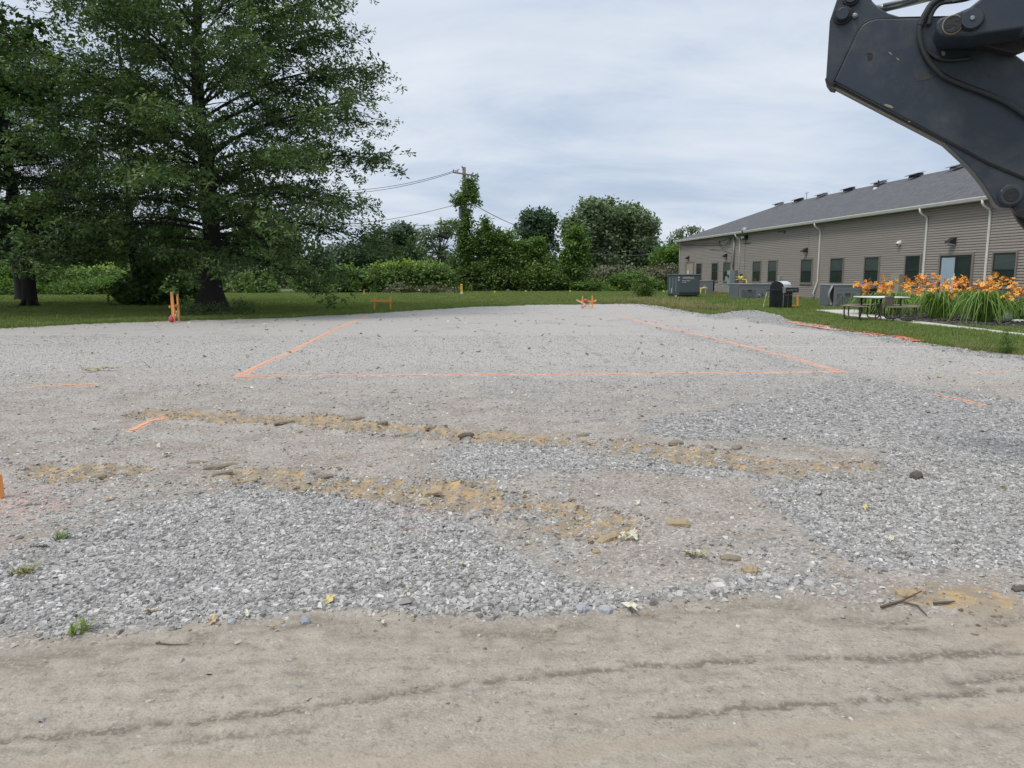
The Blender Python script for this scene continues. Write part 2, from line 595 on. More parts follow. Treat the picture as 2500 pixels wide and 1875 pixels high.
def masks(x, y):
    r = np.clip(y, 2, 60)
    en = edge_noise(x, y)
    en2 = edge_noise(x, y, 4.0)
    lot = poly_sd(x, y, LOT) + en * 0.5 + en2 * 0.18
    st = poly_sd(x, y, STRIP) + en * 0.22 + en2 * 0.10
    dens = np.zeros(x.shape)
    for poly, dv in ZONES:
        sd = poly_sd(x, y, poly) + (en * 0.5 + en2 * 0.25) * np.clip(r / 8, 0.5, 1.4)
        w = 0.16 * np.clip(r / 6, 0.8, 3)
        dens = np.maximum(dens, dv * sstep(w, -w, sd))
    patch = fbm(x * 0.8, y * 0.8, 31)
    dens = np.maximum(dens, 0.05 + 0.28 * sstep(0.58, 0.75, patch))
    dens *= 1 - 0.45 * sstep(-2.2, -3.6, x) * (y < 7)
    dust = sstep(0.15, -0.15, poly_sd(x, y, DUSTY) + en * 0.3)
    dens *= 1 - 0.85 * dust
    dens *= np.clip(0.25 + 1.25 * fbm(x * 1.6, y * 2.2, 77), 0, 1.05)
    strip = sstep(0.07, -0.05, st)
    dens *= sstep(-0.02, 0.10, st)
    clay = np.zeros(x.shape); tread = np.zeros(x.shape); rim = np.zeros(x.shape)
    for bi, (bl, wd) in enumerate(((BAND_A, 0.29), (BAND_B, 0.27))):
        d, al, sd = line_d(x, y, bl)
        wd = wd + 0.06 * (vnoise(al * 1.7, al * 0, 3 + bi) - 0.5)
        m = sstep(wd + 0.06, wd - 0.08, d)
        ends = sstep(0.0, 0.4, al)
        cl = (np.sin((al * 1.0 + sd * 0.25) * 2 * PI / 0.21 + 3 * vnoise(x * 4, y * 4, 9)) * 0.5 + 0.5)
        m = m * (1 - 0.75 * bi * sstep(1.5, 1.1, al) * sstep(0.5, 0.8, al))
        mp_ = m * (0.6 + 0.5 * fbm(x * 1.2, y * 2.0, 40 + bi))
        tread = np.maximum(tread, m * cl)
        clay = np.maximum(clay, mp_ * sstep(0.37 + (0.02 if bi else 0.0), 0.55, fbm(x * 2.2, y * 3.5, 50 + bi) + 0.13 * cl))
        rim = np.maximum(rim, np.exp(-((d - wd - 0.02) / 0.05) ** 2) * sstep(0.3, 0.6, vnoise(x * 3, y * 3, 60 + bi)))
        dens = dens * (1 - m) + m * (0.22 + 0.25 * vnoise(x * 5, y * 5, 6))
    for k, cp_ in enumerate(CLAYS):
        clay = np.maximum(clay, sstep(0.08, -0.06, poly_sd(x, y, cp_) + en * 0.3 + en2 * 0.15) * (0.6 + 0.4 * fbm(x * 6, y * 6, 11)))
    dens *= 1 - 0.7 * clay
    dark = np.zeros(x.shape)
    for pl, wd, amt in TIRES:
        d, al, sd = line_d(x, y, pl)
        cut = fbm(al * 14 + 3, sd * 30, 80)
        long_ = fbm(al * 1.2, al * 0, 81)
        dark = np.maximum(dark, amt * sstep(wd * 1.5, wd * 0.5, d + (vnoise(x * 30, y * 30, 4) - 0.5) * wd) * sstep(0.33, 0.47, cut + (long_ - 0.5) * 0.35))
    for pl in FAINT:
        d, al, sd = line_d(x, y, pl)
        wd = 0.05 * np.clip(r / 8, 0.6, 2.2)
        dark = np.maximum(dark, 0.75 * sstep(wd, 0, d + (vnoise(x * 9, y * 9, 4) - 0.5) * wd) * sstep(0.42, 0.6, fbm(al * 4, sd * 4, 82)))
    nb = np.nonzero((y < 3.9) & (y > 1.0))[0] if x.ndim == 1 else []
    if len(nb):
        xs_, ys_ = x[nb], y[nb]
        jit = (vnoise(xs_ * 40, ys_ * 40, 4) - 0.5) * 0.01
        brk = fbm(xs_ * 5, ys_ * 24, 84, 3)
        dd_ = np.zeros(len(nb))
        rgs = np.random.default_rng(3)
        for k in range(70):
            u0 = rgs.uniform(-100, 2500); v0 = rgs.uniform(1530, 1860); ln_ = rgs.uniform(80, 520); sl = -0.07 * rgs.uniform(0.2, 1.6)
            d, al, sd = line_d(xs_, ys_, P((u0, v0), (u0 + ln_ / 2, v0 + sl * ln_ / 2 - 2), (u0 + ln_, v0 + sl * ln_)))
            dd_ = np.maximum(dd_, rgs.uniform(0.2, 0.55) * sstep(0.013, 0.003, d + jit) * sstep(0.38, 0.55, brk))
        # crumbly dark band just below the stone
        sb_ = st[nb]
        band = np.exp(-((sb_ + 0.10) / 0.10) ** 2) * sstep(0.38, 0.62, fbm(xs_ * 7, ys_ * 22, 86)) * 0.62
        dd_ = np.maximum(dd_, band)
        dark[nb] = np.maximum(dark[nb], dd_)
    pink = np.zeros(x.shape)
    for pl, wd, amt in PINKS:
        d, al, sd = line_d(x, y, pl)
        pink = np.maximum(pink, amt * np.exp(-(d / (wd * (0.6 + 0.8 * fbm(al * 0.9, al * 0, 90)))) ** 2))
    spray = np.zeros(x.shape)
    for pp in PINKSPOTS:
        spray = np.maximum(spray, sstep(0.25, -0.25, poly_sd(x, y, pp) + en * 0.4))
    paint = np.zeros(x.shape)
    for px, w, lab, *_ in LINES:
        d, al, sd = line_d(x, y, P(*px))
        ww = max(w * 1.15, 0.05)
        paint = np.maximum(paint, (0.5 if 'faint' in lab else 0.95) * sstep(ww * 1.25, ww * 0.35, d))
    return dict(paint=paint, lot=lot, strip=strip, dens=np.clip(dens, 0, 1), clay=clay, tread=tread, rim=rim, dark=dark, pink=pink, spray=spray, dust=dust, st=st)


MOUND = P((1730, 772), (1800, 762), (1860, 762), (1915, 775), (1870, 788), (1790, 784))


def height(x, y, mk=None):
    mk = mk or masks(x, y)
    h = (fbm(x * 0.35, y * 0.35, 21, 2) - 0.5) * 0.05
    inlot = sstep(0.2, -0.3, mk['lot'])
    h = h + inlot * (1 - mk['strip'] * 0.7) * ((fbm(x * 2.2, y * 2.2, 22) - 0.5) * 0.026 * sstep(14, 6, y) + (fbm(x * 9, y * 9, 23) - 0.5) * 0.016 * sstep(12, 5, y))
    h = h + mk['strip'] * (fbm(x * 14, y * 20, 24) - 0.5) * 0.013
    h = h + mk['strip'] * (vnoise(x * 0.5, y * 6, 25) - 0.5) * 0.012
    h = h + mk['dens'] * 0.012 * inlot
    h = h - mk['tread'] * 0.034 + mk['rim'] * 0.030
    h = h - mk['dark'] * 0.006 * mk['strip']
    h = h + np.exp(-((mk['st'] - 0.10) / 0.10) ** 2) * 0.014 * (vnoise(x * 1.1, y * 1.1, 29))
    h = h + sstep(0.2, -0.5, poly_sd(x, y, MOUND)) * 0.10 * (0.6 + 0.5 * fbm(x, y, 44))
    lip = np.exp(-((mk['lot'] - 0.05) / 0.22) ** 2) * 0.05 * fbm(x * 1.5, y * 1.5, 26)
    h = h + lip + sstep(0.0, 0.3, mk['lot']) * 0.015
    return h


def hz(x, y):
    return float(height(np.array([float(x)]), np.array([float(y)]))[0])


# --- ground material
def ground_material():
    m = bpy.data.materials.new('packed_gravel_and_clay')
    m.use_nodes = True
    t = m.node_tree
    b = t.nodes['Principled BSDF']
    za = N(t, 'ShaderNodeAttribute', attribute_name='zone_a')
    zb = N(t, 'ShaderNodeAttribute', attribute_name='zone_b')
    sa = N(t, 'ShaderNodeSeparateColor'); L(t, za.outputs[0], sa.inputs[0])
    sb = N(t, 'ShaderNodeSeparateColor'); L(t, zb.outputs[0], sb.inputs[0])
    dens, clay, strip = sa.outputs
    dark, pink, spray = sb.outputs
    g = N(t, 'ShaderNodeNewGeometry')
    pos = g.outputs['Position']

    def noise(scale, detail=4.0, rough=0.6, vec=pos):
        n = N(t, 'ShaderNodeTexNoise', i_Scale=scale, i_Detail=detail, i_Roughness=rough)
        L(t, vec, n.inputs['Vector']); return n.outputs[0]
    def voro(scale, feat='F1'):
        v = N(t, 'ShaderNodeTexVoronoi', feature=feat, i_Scale=scale)
        L(t, pos, v.inputs['Vector']); return v
    big = noise(0.35, 5.0, 0.6); mid = noise(2.2, 5.0, 0.65); fine = noise(45.0, 4.0, 0.7)
    v1 = voro(34.0); v2 = voro(75.0); v3 = voro(13.0)
    # fines between stones
    fines = mixc(t, ramp(t, big, [(0.35, 0.0), (0.65, 1.0)]), (0.335, 0.290, 0.245), (0.340, 0.308, 0.270))
    fines = mixc(t, ramp(t, mid, [(0.40, 0.0), (0.62, 0.85)]), fines, (0.258, 0.214, 0.174))
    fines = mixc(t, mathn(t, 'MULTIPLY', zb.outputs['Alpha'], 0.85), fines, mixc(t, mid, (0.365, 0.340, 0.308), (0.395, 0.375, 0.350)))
    cell = N(t, 'ShaderNodeSeparateColor'); L(t, v2.outputs['Color'], cell.inputs[0])
    chip = ramp(t, cell.outputs[0], [(0.0, 0.42), (0.25, 0.80), (0.72, 1.0), (0.86, 1.45), (1.0, 1.9)])
    fines = mixc(t, mathn(t, 'ADD', mathn(t, 'MULTIPLY', mid, 0.55), 0.22), fines, chip, 'MULTIPLY')
    # stone carpet
    cs = N(t, 'ShaderNodeSeparateColor'); L(t, v1.outputs['Color'], cs.inputs[0])
    stone = ramp(t, cs.outputs[1], [(0.0, (0.11, 0.105, 0.10)), (0.3, (0.225, 0.218, 0.208)), (0.7, (0.325, 0.315, 0.300)), (1.0, (0.50, 0.48, 0.45))])
    gap = ramp(t, v1.outputs['Distance'], [(0.35, 1.0), (0.75, 0.55)])
    stone = mixc(t, 0.5, stone, gap, 'MULTIPLY')
    dn = mathn(t, 'ADD', dens, mathn(t, 'MULTIPLY', mathn(t, 'SUBTRACT', mid, 0.5), 0.5))
    fs = ramp(t, dn, [(0.15, 0.0), (0.6, 0.95)])
    col = mixc(t, fs, fines, stone)
    # clay showing through
    cn = noise(9.0, 5.0, 0.65)
    claycol = mixc(t, ramp(t, cn, [(0.36, 0.0), (0.54, 1.0)]), (0.46, 0.305, 0.140), (0.265, 0.215, 0.155))
    cf = ramp(t, mathn(t, 'ADD', clay, mathn(t, 'MULTIPLY', mathn(t, 'SUBTRACT', cn, 0.5), 0.8)), [(0.25, 0.0), (0.6, 1.0)])
    cf = mathn(t, 'MULTIPLY', cf, ramp(t, clay, [(0.02, 0.0), (0.12, 1.0)]))
    col = mixc(t, cf, col, claycol)
    # smooth dirt strip
    mps = N(t, 'ShaderNodeMapping'); mps.inputs['Rotation'].default_value = (0, 0, R(-9)); mps.inputs['Scale'].default_value = (0.7, 4.5, 1)
    L(t, pos, mps.inputs[0])
    streak = noise(2.2, 6.0, 0.65, mps.outputs[0])
    sc_ = mixc(t, ramp(t, streak, [(0.33, 0.0), (0.67, 1.0)]), (0.355, 0.312, 0.250), (0.280, 0.242, 0.192))
    sc_ = mixc(t, ramp(t, big, [(0.4, 0.0), (0.62, 0.7)]), sc_, (0.320, 0.280, 0.228))
    md2 = noise(9.0, 8.0, 0.75)
    sc_ = mixc(t, 0.8, sc_, ramp(t, md2, [(0.30, 0.66), (0.48, 0.98), (0.70, 1.22)]), 'MULTIPLY')
    grn = noise(110.0, 4.0, 0.8)
    sc_ = mixc(t, 0.6, sc_, ramp(t, grn, [(0.32, 0.62), (0.5, 1.0), (0.68, 1.32)]), 'MULTIPLY')
    cell3 = N(t, 'ShaderNodeSeparateColor'); L(t, v2.outputs['Color'], cell3.inputs[0])
    sc_ = mixc(t, ramp(t, cell3.outputs[2], [(0.985, 0.0), (0.987, 0.35)], 'CONSTANT'), sc_, (0.5, 0.48, 0.44))
    sc_ = mixc(t, ramp(t, noise(26.0, 6.0, 0.8), [(0.54, 0.0), (0.63, 0.7)]), sc_, (0.175, 0.142, 0.108))
    col = mixc(t, strip, col, sc_)
    pf = mathn(t, 'MULTIPLY', pink, ramp(t, mid, [(0.2, 0.5), (0.7, 0.9)]))
    col = mixc(t, pf, col, (0.335, 0.268, 0.200))
    df = mathn(t, 'MULTIPLY', mathn(t, 'MULTIPLY', dark, 1.3), ramp(t, noise(55.0, 4.0, 0.8), [(0.44, 0.10), (0.50, 1.0)]), True)
    col = mixc(t, mathn(t, 'MULTIPLY', df, 0.92), col, (0.150, 0.126, 0.098))
    sf = mathn(t, 'MULTIPLY', spray, ramp(t, noise(7.0, 5.0, 0.7), [(0.42, 0.0), (0.7, 0.6)]))
    col = mixc(t, sf, col, (0.60, 0.26, 0.20))
    ptf = mathn(t, 'MULTIPLY', za.outputs['Alpha'], ramp(t, noise(14.0, 4.0, 0.7), [(0.36, 0.25), (0.58, 0.80)]))
    col = mixc(t, ptf, col, (0.72, 0.37, 0.24))
    L(t, col, b.inputs['Base Color'])
    b.inputs['Roughness'].default_value = 0.9
    b.inputs['Specular IOR Level'].default_value = 0.2
    hh = mathn(t, 'ADD', mathn(t, 'MULTIPLY', mathn(t, 'MULTIPLY', v1.outputs['Distance'], dens), -1.2), mathn(t, 'MULTIPLY', fine, 0.5))
    hh = mathn(t, 'ADD', hh, mathn(t, 'MULTIPLY', v2.outputs['Distance'], -0.35))
    bp = N(t, 'ShaderNodeBump', i_Strength=0.55, i_Distance=0.02)
    L(t, hh, bp.inputs['Height']); L(t, bp.outputs[0], b.inputs['Normal'])
    return m


def lawn_material():
    m = bpy.data.materials.new('mown_lawn')
    m.use_nodes = True
    t = m.node_tree
    b = t.nodes['Principled BSDF']
    g = N(t, 'ShaderNodeNewGeometry')
    za = N(t, 'ShaderNodeAttribute', attribute_name='zone_b')
    n1_ = N(t, 'ShaderNodeTexNoise', i_Scale=0.5, i_Detail=6.0, i_Roughness=0.65); L(t, g.outputs['Position'], n1_.inputs['Vector'])
    n2_ = N(t, 'ShaderNodeTexNoise', i_Scale=18.0, i_Detail=5.0, i_Roughness=0.7); L(t, g.outputs['Position'], n2_.inputs['Vector'])
    c = mixc(t, ramp(t, n1_.outputs[0], [(0.35, 0.0), (0.65, 1.0)]), (0.110, 0.155, 0.040), (0.160, 0.200, 0.056))
    c = mixc(t, ramp(t, n2_.outputs[0], [(0.45, 0.0), (0.72, 0.6)]), c, (0.14, 0.155, 0.055))
    dry = N(t, 'ShaderNodeSeparateColor'); L(t, za.outputs[0], dry.inputs[0])
    c = mixc(t, mathn(t, 'MULTIPLY', dry.outputs[0], ramp(t, n2_.outputs[0], [(0.3, 0.3), (0.6, 1.0)])), c, (0.33, 0.25, 0.14))
    L(t, c, b.inputs['Base Color'])
    b.inputs['Roughness'].default_value = 0.9
    b.inputs['Specular IOR Level'].default_value = 0.15
    bp = N(t, 'ShaderNodeBump', i_Strength=0.6, i_Distance=0.04)
    L(t, n2_.outputs[0], bp.inputs['Height']); L(t, bp.outputs[0], b.inputs['Normal'])
    return m


GMAT = ground_material()
LMAT = lawn_material()


def build_ground():
    ys = [-1.0]
    while ys[-1] < 66:
        ys.append(ys[-1] + 0.0066 * (max(ys[-1], 0) + 1.15) + 0.004)
    ys = np.array(ys)
    nc = 640
    tt = np.linspace(-1, 1, nc)
    Yg = np.repeat(ys[:, None], nc, 1)
    Xg = tt[None, :] * (np.maximum(Yg, 0) * 0.80 + 3.4)
    x = Xg.ravel(); y = Yg.ravel()
    mk = masks(x, y)
    z = height(x, y, mk)
    nr = len(ys)
    idx = np.arange(nr * nc).reshape(nr, nc)
    q = np.stack([idx[:-1, :-1], idx[:-1, 1:], idx[1:, 1:], idx[1:, :-1]], -1).reshape(-1, 4)
    lotq = mk['lot'][q].mean(1)
    stq = mk['strip'][q].mean(1)
    kinds = [('gravel_lot', (lotq <= 0) & (stq < 0.5), GMAT, 'grey gravel and stone dust lot with churned clay tracks'),
             ('dirt_track', (lotq <= 0) & (stq >= 0.5), GMAT, 'smooth tan packed dirt strip in the foreground with dark tyre marks'),
             ('lawn', lotq > 0, LMAT, 'mown green lawn beyond the gravel lot')]
    lotd = np.exp(-((mk['lot'] - 0.12) / 0.16) ** 2) * sstep(0.42, 0.62, fbm(x * 0.7, y * 0.7, 71))
    za = np.stack([mk['dens'], mk['clay'], mk['strip'], mk['paint']], -1).astype(np.float32)
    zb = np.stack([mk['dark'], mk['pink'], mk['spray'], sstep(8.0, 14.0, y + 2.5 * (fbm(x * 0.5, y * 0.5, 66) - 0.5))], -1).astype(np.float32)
    zl = np.stack([lotd, lotd * 0, lotd * 0, np.ones_like(x)], -1).astype(np.float32)
    V = np.stack([x, y, z], -1)
    for name, sel, mat, lab in kinds:
        qq = q[sel]
        used, inv = np.unique(qq.ravel(), return_inverse=True)
        me = np_mesh(name, V[used], inv.reshape(-1, 4))
        a = me.attributes.new('zone_a', 'FLOAT_COLOR', 'POINT'); a.data.foreach_set('color', za[used].ravel())
        a = me.attributes.new('zone_b', 'FLOAT_COLOR', 'POINT'); a.data.foreach_set('color', (zl if name == 'lawn' else zb)[used].ravel())
        o = link(name, me, mat, None, True)
        tag(o, lab, kind='structure')
    gm = pmat('far_meadow', (0.075, 0.11, 0.035), (0.11, 0.12, 0.05), scale=0.3)
    far = MB().sheet([(-900, -300), (900, -300), (900, 1500), (-900, 1500)], -0.6, -0.14)
    o = far.build('meadow', gm)
    tag(o, 'flat green land reaching to the horizon', kind='structure')


build_ground()

# --- loose stone
rng = np.random.default_rng(7)


def stone_variants(rng, k=7, flat=0.45):
    out = []
    for i in range(k):
        cube = np.array([(-1, -1, -1), (1, -1, -1), (1, 1, -1), (-1, 1, -1), (-1, -1, 1), (1, -1, 1), (1, 1, 1), (-1, 1, 1)], float) * 0.5
        cube += rng.uniform(-0.2, 0.2, cube.shape)
        cube[4:, :2] *= rng.uniform(0.45, 0.85)
        cube[:, 0] *= rng.uniform(0.9, 1.5); cube[:, 1] *= rng.uniform(0.55, 0.95); cube[:, 2] *= flat * rng.uniform(0.8, 1.3)
        out.append((cube, np.array([(0, 3, 2, 1), (4, 5, 6, 7), (0, 1, 5, 4), (1, 2, 6, 5), (2, 3, 7, 6), (3, 0, 4, 7)])))
    return out


def stone_mat(name, stops, sc=6.0):
    m = bpy.data.materials.new(name)
    m.use_nodes = True
    t = m.node_tree; b = t.nodes['Principled BSDF']
    oi = t.nodes.new('ShaderNodeObjectInfo')
    tcn = t.nodes.new('ShaderNodeTexCoord')
    nz = N(t, 'ShaderNodeTexNoise', i_Scale=sc, i_Detail=3.0)
    g = N(t, 'ShaderNodeNewGeometry'); L(t, g.outputs['Position'], nz.inputs['Vector'])
    f = mathn(t, 'ADD', oi.outputs['Random'], mathn(t, 'MULTIPLY', mathn(t, 'SUBTRACT', nz.outputs[0], 0.5), 0.5), True)
    L(t, ramp(t, f, stops), b.inputs['Base Color'])
    b.inputs['Roughness'].default_value = 0.82
    b.inputs['Specular IOR Level'].default_value = 0.3
    return m


SMAT = stone_mat('crushed_limestone', [(0.0, (0.14, 0.130, 0.118)), (0.12, (0.240, 0.228, 0.210)), (0.5, (0.335, 0.320, 0.298)), (0.85, (0.405, 0.388, 0.360)), (0.95, (0.48, 0.455, 0.415)), (1.0, (0.58, 0.56, 0.52))])

def in_line(x, y):
    d = np.full(x.shape, 9.0)
    for px, w, *_ in LINES:
        dd, _, _ = line_d(x, y, P(*px))
        d = np.minimum(d, dd - w)
    return d


def fan_points(rng, n, y0, y1, slope=0.76, off=1.2):
    # uniform over the fan-shaped area the lot shows
    y = []
    while len(y) < n:
        c = rng.uniform(y0, y1, n * 2)
        keep = rng.uniform(0, 1, n * 2) < (c * slope + off) / (y1 * slope + off)
        y += list(c[keep])
    y = np.array(y[:n])
    x = rng.uniform(-1, 1, n) * (y * slope + off)
    return x, y


def scatter_stones(name, label, n, y0, y1, size, dpow, rng, keepfn=None, mat=None, flat=0.42, sink=0.30):
    x, y = fan_points(rng, n, y0, y1)
    mk = masks(x, y)
    d = mk['dens'] ** dpow * (mk['lot'] < 0.02)
    if keepfn is not None: d = keepfn(mk, x, y)
    keep = rng.uniform(0, 1, len(x)) < d
    keep &= in_line(x, y) > 0.0
    x, y = x[keep], y[keep]
    mk = {k: v[keep] for k, v in mk.items()}
    z = height(x, y, mk)
    s = np.minimum(size * np.exp(rng.normal(0, 0.42, len(x))), size * 2.1)
    rot = np.stack([rng.normal(0, 0.22, len(x)), rng.normal(0, 0.22, len(x)), rng.uniform(0, 2 * PI, len(x))], -1)
    z = z + s * flat * (0.5 - sink)
    o = scatter(name, stone_variants(rng, 7, flat), np.stack([x, y, z], -1), rot, s, mat or SMAT, rng=rng)
    tag(o, label, kind='stuff')
    return o, len(x)


cnt = []
cnt.append(scatter_stones('gravel', 'loose blue grey crushed stone in drifts near the camera', 230000, 2.9, 7.0, 0.0150, 1.25, rng)[1])
cnt.append(scatter_stones('gravel', 'loose crushed stone over the middle of the lot', 170000, 7.0, 19, 0.0185, 1.25, rng, keepfn=lambda mk, x, y: mk['dens'] ** 1.25 * (mk['lot'] < 0.02) * sstep(19, 9, y))[1])
cnt.append(scatter_stones('gravel', 'scattered crushed stone over the far part of the lot', 26000, 11, 38, 0.026, 1.1, rng, keepfn=lambda mk, x, y: mk['dens'] ** 1.1 * (mk['lot'] < 0.02) * sstep(11, 17, y))[1])
cnt.append(scatter_stones('gravel_fines', 'small stone chips strewn thinly over the packed lot', 170000, 2.2, 19.0, 0.0125, 1, rng,
                          keepfn=lambda mk, x, y: (mk['lot'] < 0) * (0.75 * (1 - mk['strip']) + 0.035 * mk['strip']))[1])
cnt.append(scatter_stones('gravel_verge', 'bigger stones heaped along the lip of the dirt strip', 14000, 2.9, 5.2, 0.027, 1, rng,
                          keepfn=lambda mk, x, y: np.exp(-((mk['st'] - 0.13) / 0.09) ** 2) * (mk['dens'] > 0.30) * sstep(-0.9, 0.1, x) * sstep(1.9, 1.2, x) * 0.8)[1])
cnt.append(scatter_stones('clay_crumbs', 'brown clay crumbs and chips along the churned tracks', 60000, 2.9, 10.5, 0.014, 1, rng,
                          keepfn=lambda mk, x, y: np.clip(mk['tread'] * 0.45 + mk['clay'] * 0.22 + mk['rim'] * 0.9 + 0.25 * np.exp(-((mk['st'] + 0.05) / 0.10) ** 2), 0, 1) * (mk['lot'] < 0),
                          mat=stone_mat('clay_crumb', [(0.0, (0.16, 0.12, 0.08)), (0.4, (0.27, 0.21, 0.14)), (0.7, (0.33, 0.29, 0.23)), (1.0, (0.42, 0.38, 0.33))]), flat=0.55)[1])
cnt.append(scatter_stones('gravel_verge', 'dark crushed stone spilled along the lawn edge', 90000, 12, 44, 0.040, 1, rng,
                          keepfn=lambda mk, x, y: (x > 5) * np.exp(-((mk['lot'] + 0.25) / 0.35) ** 2) * 0.9)[1])
VERGE_PL = P((1940, 789), (1985, 797), (2050, 803), (2120, 815), (2200, 826), (2260, 835), (2315, 838))


def verge_keep(mk, x, y):
    d, al, sd = line_d(x, y, VERGE_PL)
    return sstep(0.34, 0.12, d + (vnoise(x * 2, y * 2, 7) - 0.5) * 0.25) * sstep(0.30, 0.55, fbm(x * 1.6, y * 1.6, 8) + 0.3 * (al > al.max() * 0.82))


CORAL = stone_mat('coral_sprayed_stone', [(0, (0.33, 0.14, 0.09)), (0.4, (0.66, 0.24, 0.13)), (0.7, (0.68, 0.36, 0.25)), (0.85, (0.40, 0.36, 0.33)), (1, (0.45, 0.42, 0.39))])
cnt.append(scatter_stones('painted_gravel', 'verge stones sprayed coral orange along the lawn edge', 260000, 13, 27, 0.036, 1, rng, keepfn=lambda mk, x, y: (x > 5) * 0.6 * verge_keep(mk, x, y), mat=CORAL, sink=-0.2)[1])
print('stones', cnt)


# --- sprayed lines
def paint_mat(name, c1, c2):
    return pmat(name, c1, c2, scale=30.0, rough=0.75, contrast=0.2, coords='Object')


OR_PAINT = paint_mat('orange_marking_paint', (0.82, 0.31, 0.14), (0.66, 0.34, 0.21))
RED_PAINT = paint_mat('coral_marking_paint', (0.72, 0.16, 0.075), (0.52, 0.22, 0.14))


def spray_strip(pl, w, cell, seed, fill=0.55, lift=0.005):
    """patchy paint: small cells that follow the ground"""
    V = []; Fq = []
    pts = [Vector((a, b, 0)) for a, b in pl]
    segs = list(zip(pts[:-1], pts[1:]))
    xs = []; ys = []
    cells = []
    acc = 0
    for a, b in segs:
        d = b - a; ln = d.length; d.normalize(); n = Vector((-d.y, d.x, 0))
        k = max(1, int(ln / cell[0])); m = max(2, int(2 * w / cell[1]))
        for i in range(k):
            for j in range(-m, m):
                t0 = ln * i / k; t1 = ln * (i + 1) / k; s0 = w * j / m; s1 = w * (j + 1) / m
                cells.append([a + d * t0 + n * s0, a + d * t1 + n * s0, a + d * t1 + n * s1, a + d * t0 + n * s1, (s0 + s1) / 2, acc + (t0 + t1) / 2])
        acc += ln
    A = np.array([[c.x, c.y] for q in cells for c in q[:4]]).reshape(-1, 4, 2)
    ce = A.mean(1)
    cross = np.array([q[4] for q in cells]) / w
    al = np.array([q[5] for q in cells])
    wob = (vnoise(al * 1.3, al * 0, seed) - 0.5) * 0.6
    v = vnoise(ce[:, 0] / cell[0] * 0.8, ce[:, 1] / cell[0] * 0.8, seed) * 0.55 + vnoise(ce[:, 0] * 9, ce[:, 1] * 9, seed + 5) * 0.45
    th = 1.0 - fill * np.exp(-((cross - wob) / 0.50) ** 2) * (0.75 + 0.5 * vnoise(al * 0.8, al * 0, seed + 2)) * 1.15
    keep = v > th
    A = A[keep]
    x = A[..., 0].ravel(); y = A[..., 1].ravel()
    z = height(x, y) + lift
    V = np.stack([x, y, z], -1)
    return V, np.arange(len(V)).reshape(-1, 4)


for k, (px, w, lab) in enumerate(LINES):
    faint = 'faint' in lab
    wscale = 1.0
    Yc = at(*px[0]).y
    cell = (0.03 * max(1, Yc / 10), 0.014 * max(1, Yc / 12))
    V, Fq = spray_strip(P(*px), w, cell, 100 + k, 0.26 if faint else 0.58)
    if not len(V): continue
    o = link('paint_line', np_mesh('paint_line', V, Fq), OR_PAINT)
    tag(o, lab, 'paint line')
for k, (px, w, lab) in enumerate([([(1950, 796), (2030, 806), (2100, 812), (2180, 824), (2260, 836)], 0.20, 'patchy coral paint trail along the stony lawn verge at right'),
                                  ([(2225, 834), (2270, 836), (2320, 836)], 0.30, 'bright coral paint blotch at the near end of the verge trail')]):
    V, Fq = spray_strip(P(*px), w, (0.05, 0.03), 150 + k, 0.62 if k == 0 else 0.95, 0.03)
    o = link('paint_line', np_mesh('paint_line', V, Fq), RED_PAINT)
    tag(o, lab, 'paint line')


# --- grass
def blade_tuft(rng, n, rad, hgt, wid, lean=0.35):
    V = []; Fq = []
    for i in range(n):
        a = rng.uniform(0, 2 * PI); r_ = rad * math.sqrt(rng.uniform())
        b_ = np.array([math.cos(a) * r_, math.sin(a) * r_, -0.005])
        h_ = hgt * rng.uniform(0.55, 1.15); ph = rng.uniform(0, 2 * PI); ln = lean * rng.uniform(0.2, 1.2) * h_
        dv = np.array([math.cos(ph), math.sin(ph), 0]); sv_ = np.array([-math.sin(ph), math.cos(ph), 0]) * wid
        tip = b_ + dv * ln + np.array([0, 0, h_])
        mid = b_ + dv * ln * 0.35 + np.array([0, 0, h_ * 0.6])
        o = len(V)
        V += [b_ - sv_, b_ + sv_, mid + sv_ * 0.8, mid - sv_ * 0.8, tip + sv_ * 0.1, tip - sv_ * 0.1]
        Fq += [[o, o + 1, o + 2, o + 3], [o + 3, o + 2, o + 4, o + 5]]
    return np.array(V), np.array(Fq)


GRASS = leaf_mat('grass_blade', (0.120, 0.175, 0.040), (0.185, 0.240, 0.062), (0.27, 0.27, 0.12), trans=0.25, nscale=0.5)
DRYGRASS = leaf_mat('dry_grass', (0.16, 0.17, 0.06), (0.30, 0.27, 0.13), (0.40, 0.33, 0.19), trans=0.25, nscale=0.8)
PATH = P((1986, 760), (2040, 759), (2110, 759), (2165, 770), (2217, 785), (2350, 801), (2500, 819), (2700, 846), (2700, 856), (2500, 826.5), (2169, 787), (2075, 776))
BED = P((2085, 757), (2120, 768), (2165, 779), (2222, 785), (2320, 796), (2390, 802), (2470, 803), (2560, 806), (2700, 790), (2420, 761), (2250, 752))
BWALL = lambda y: 22.0 - 0.0899 * y


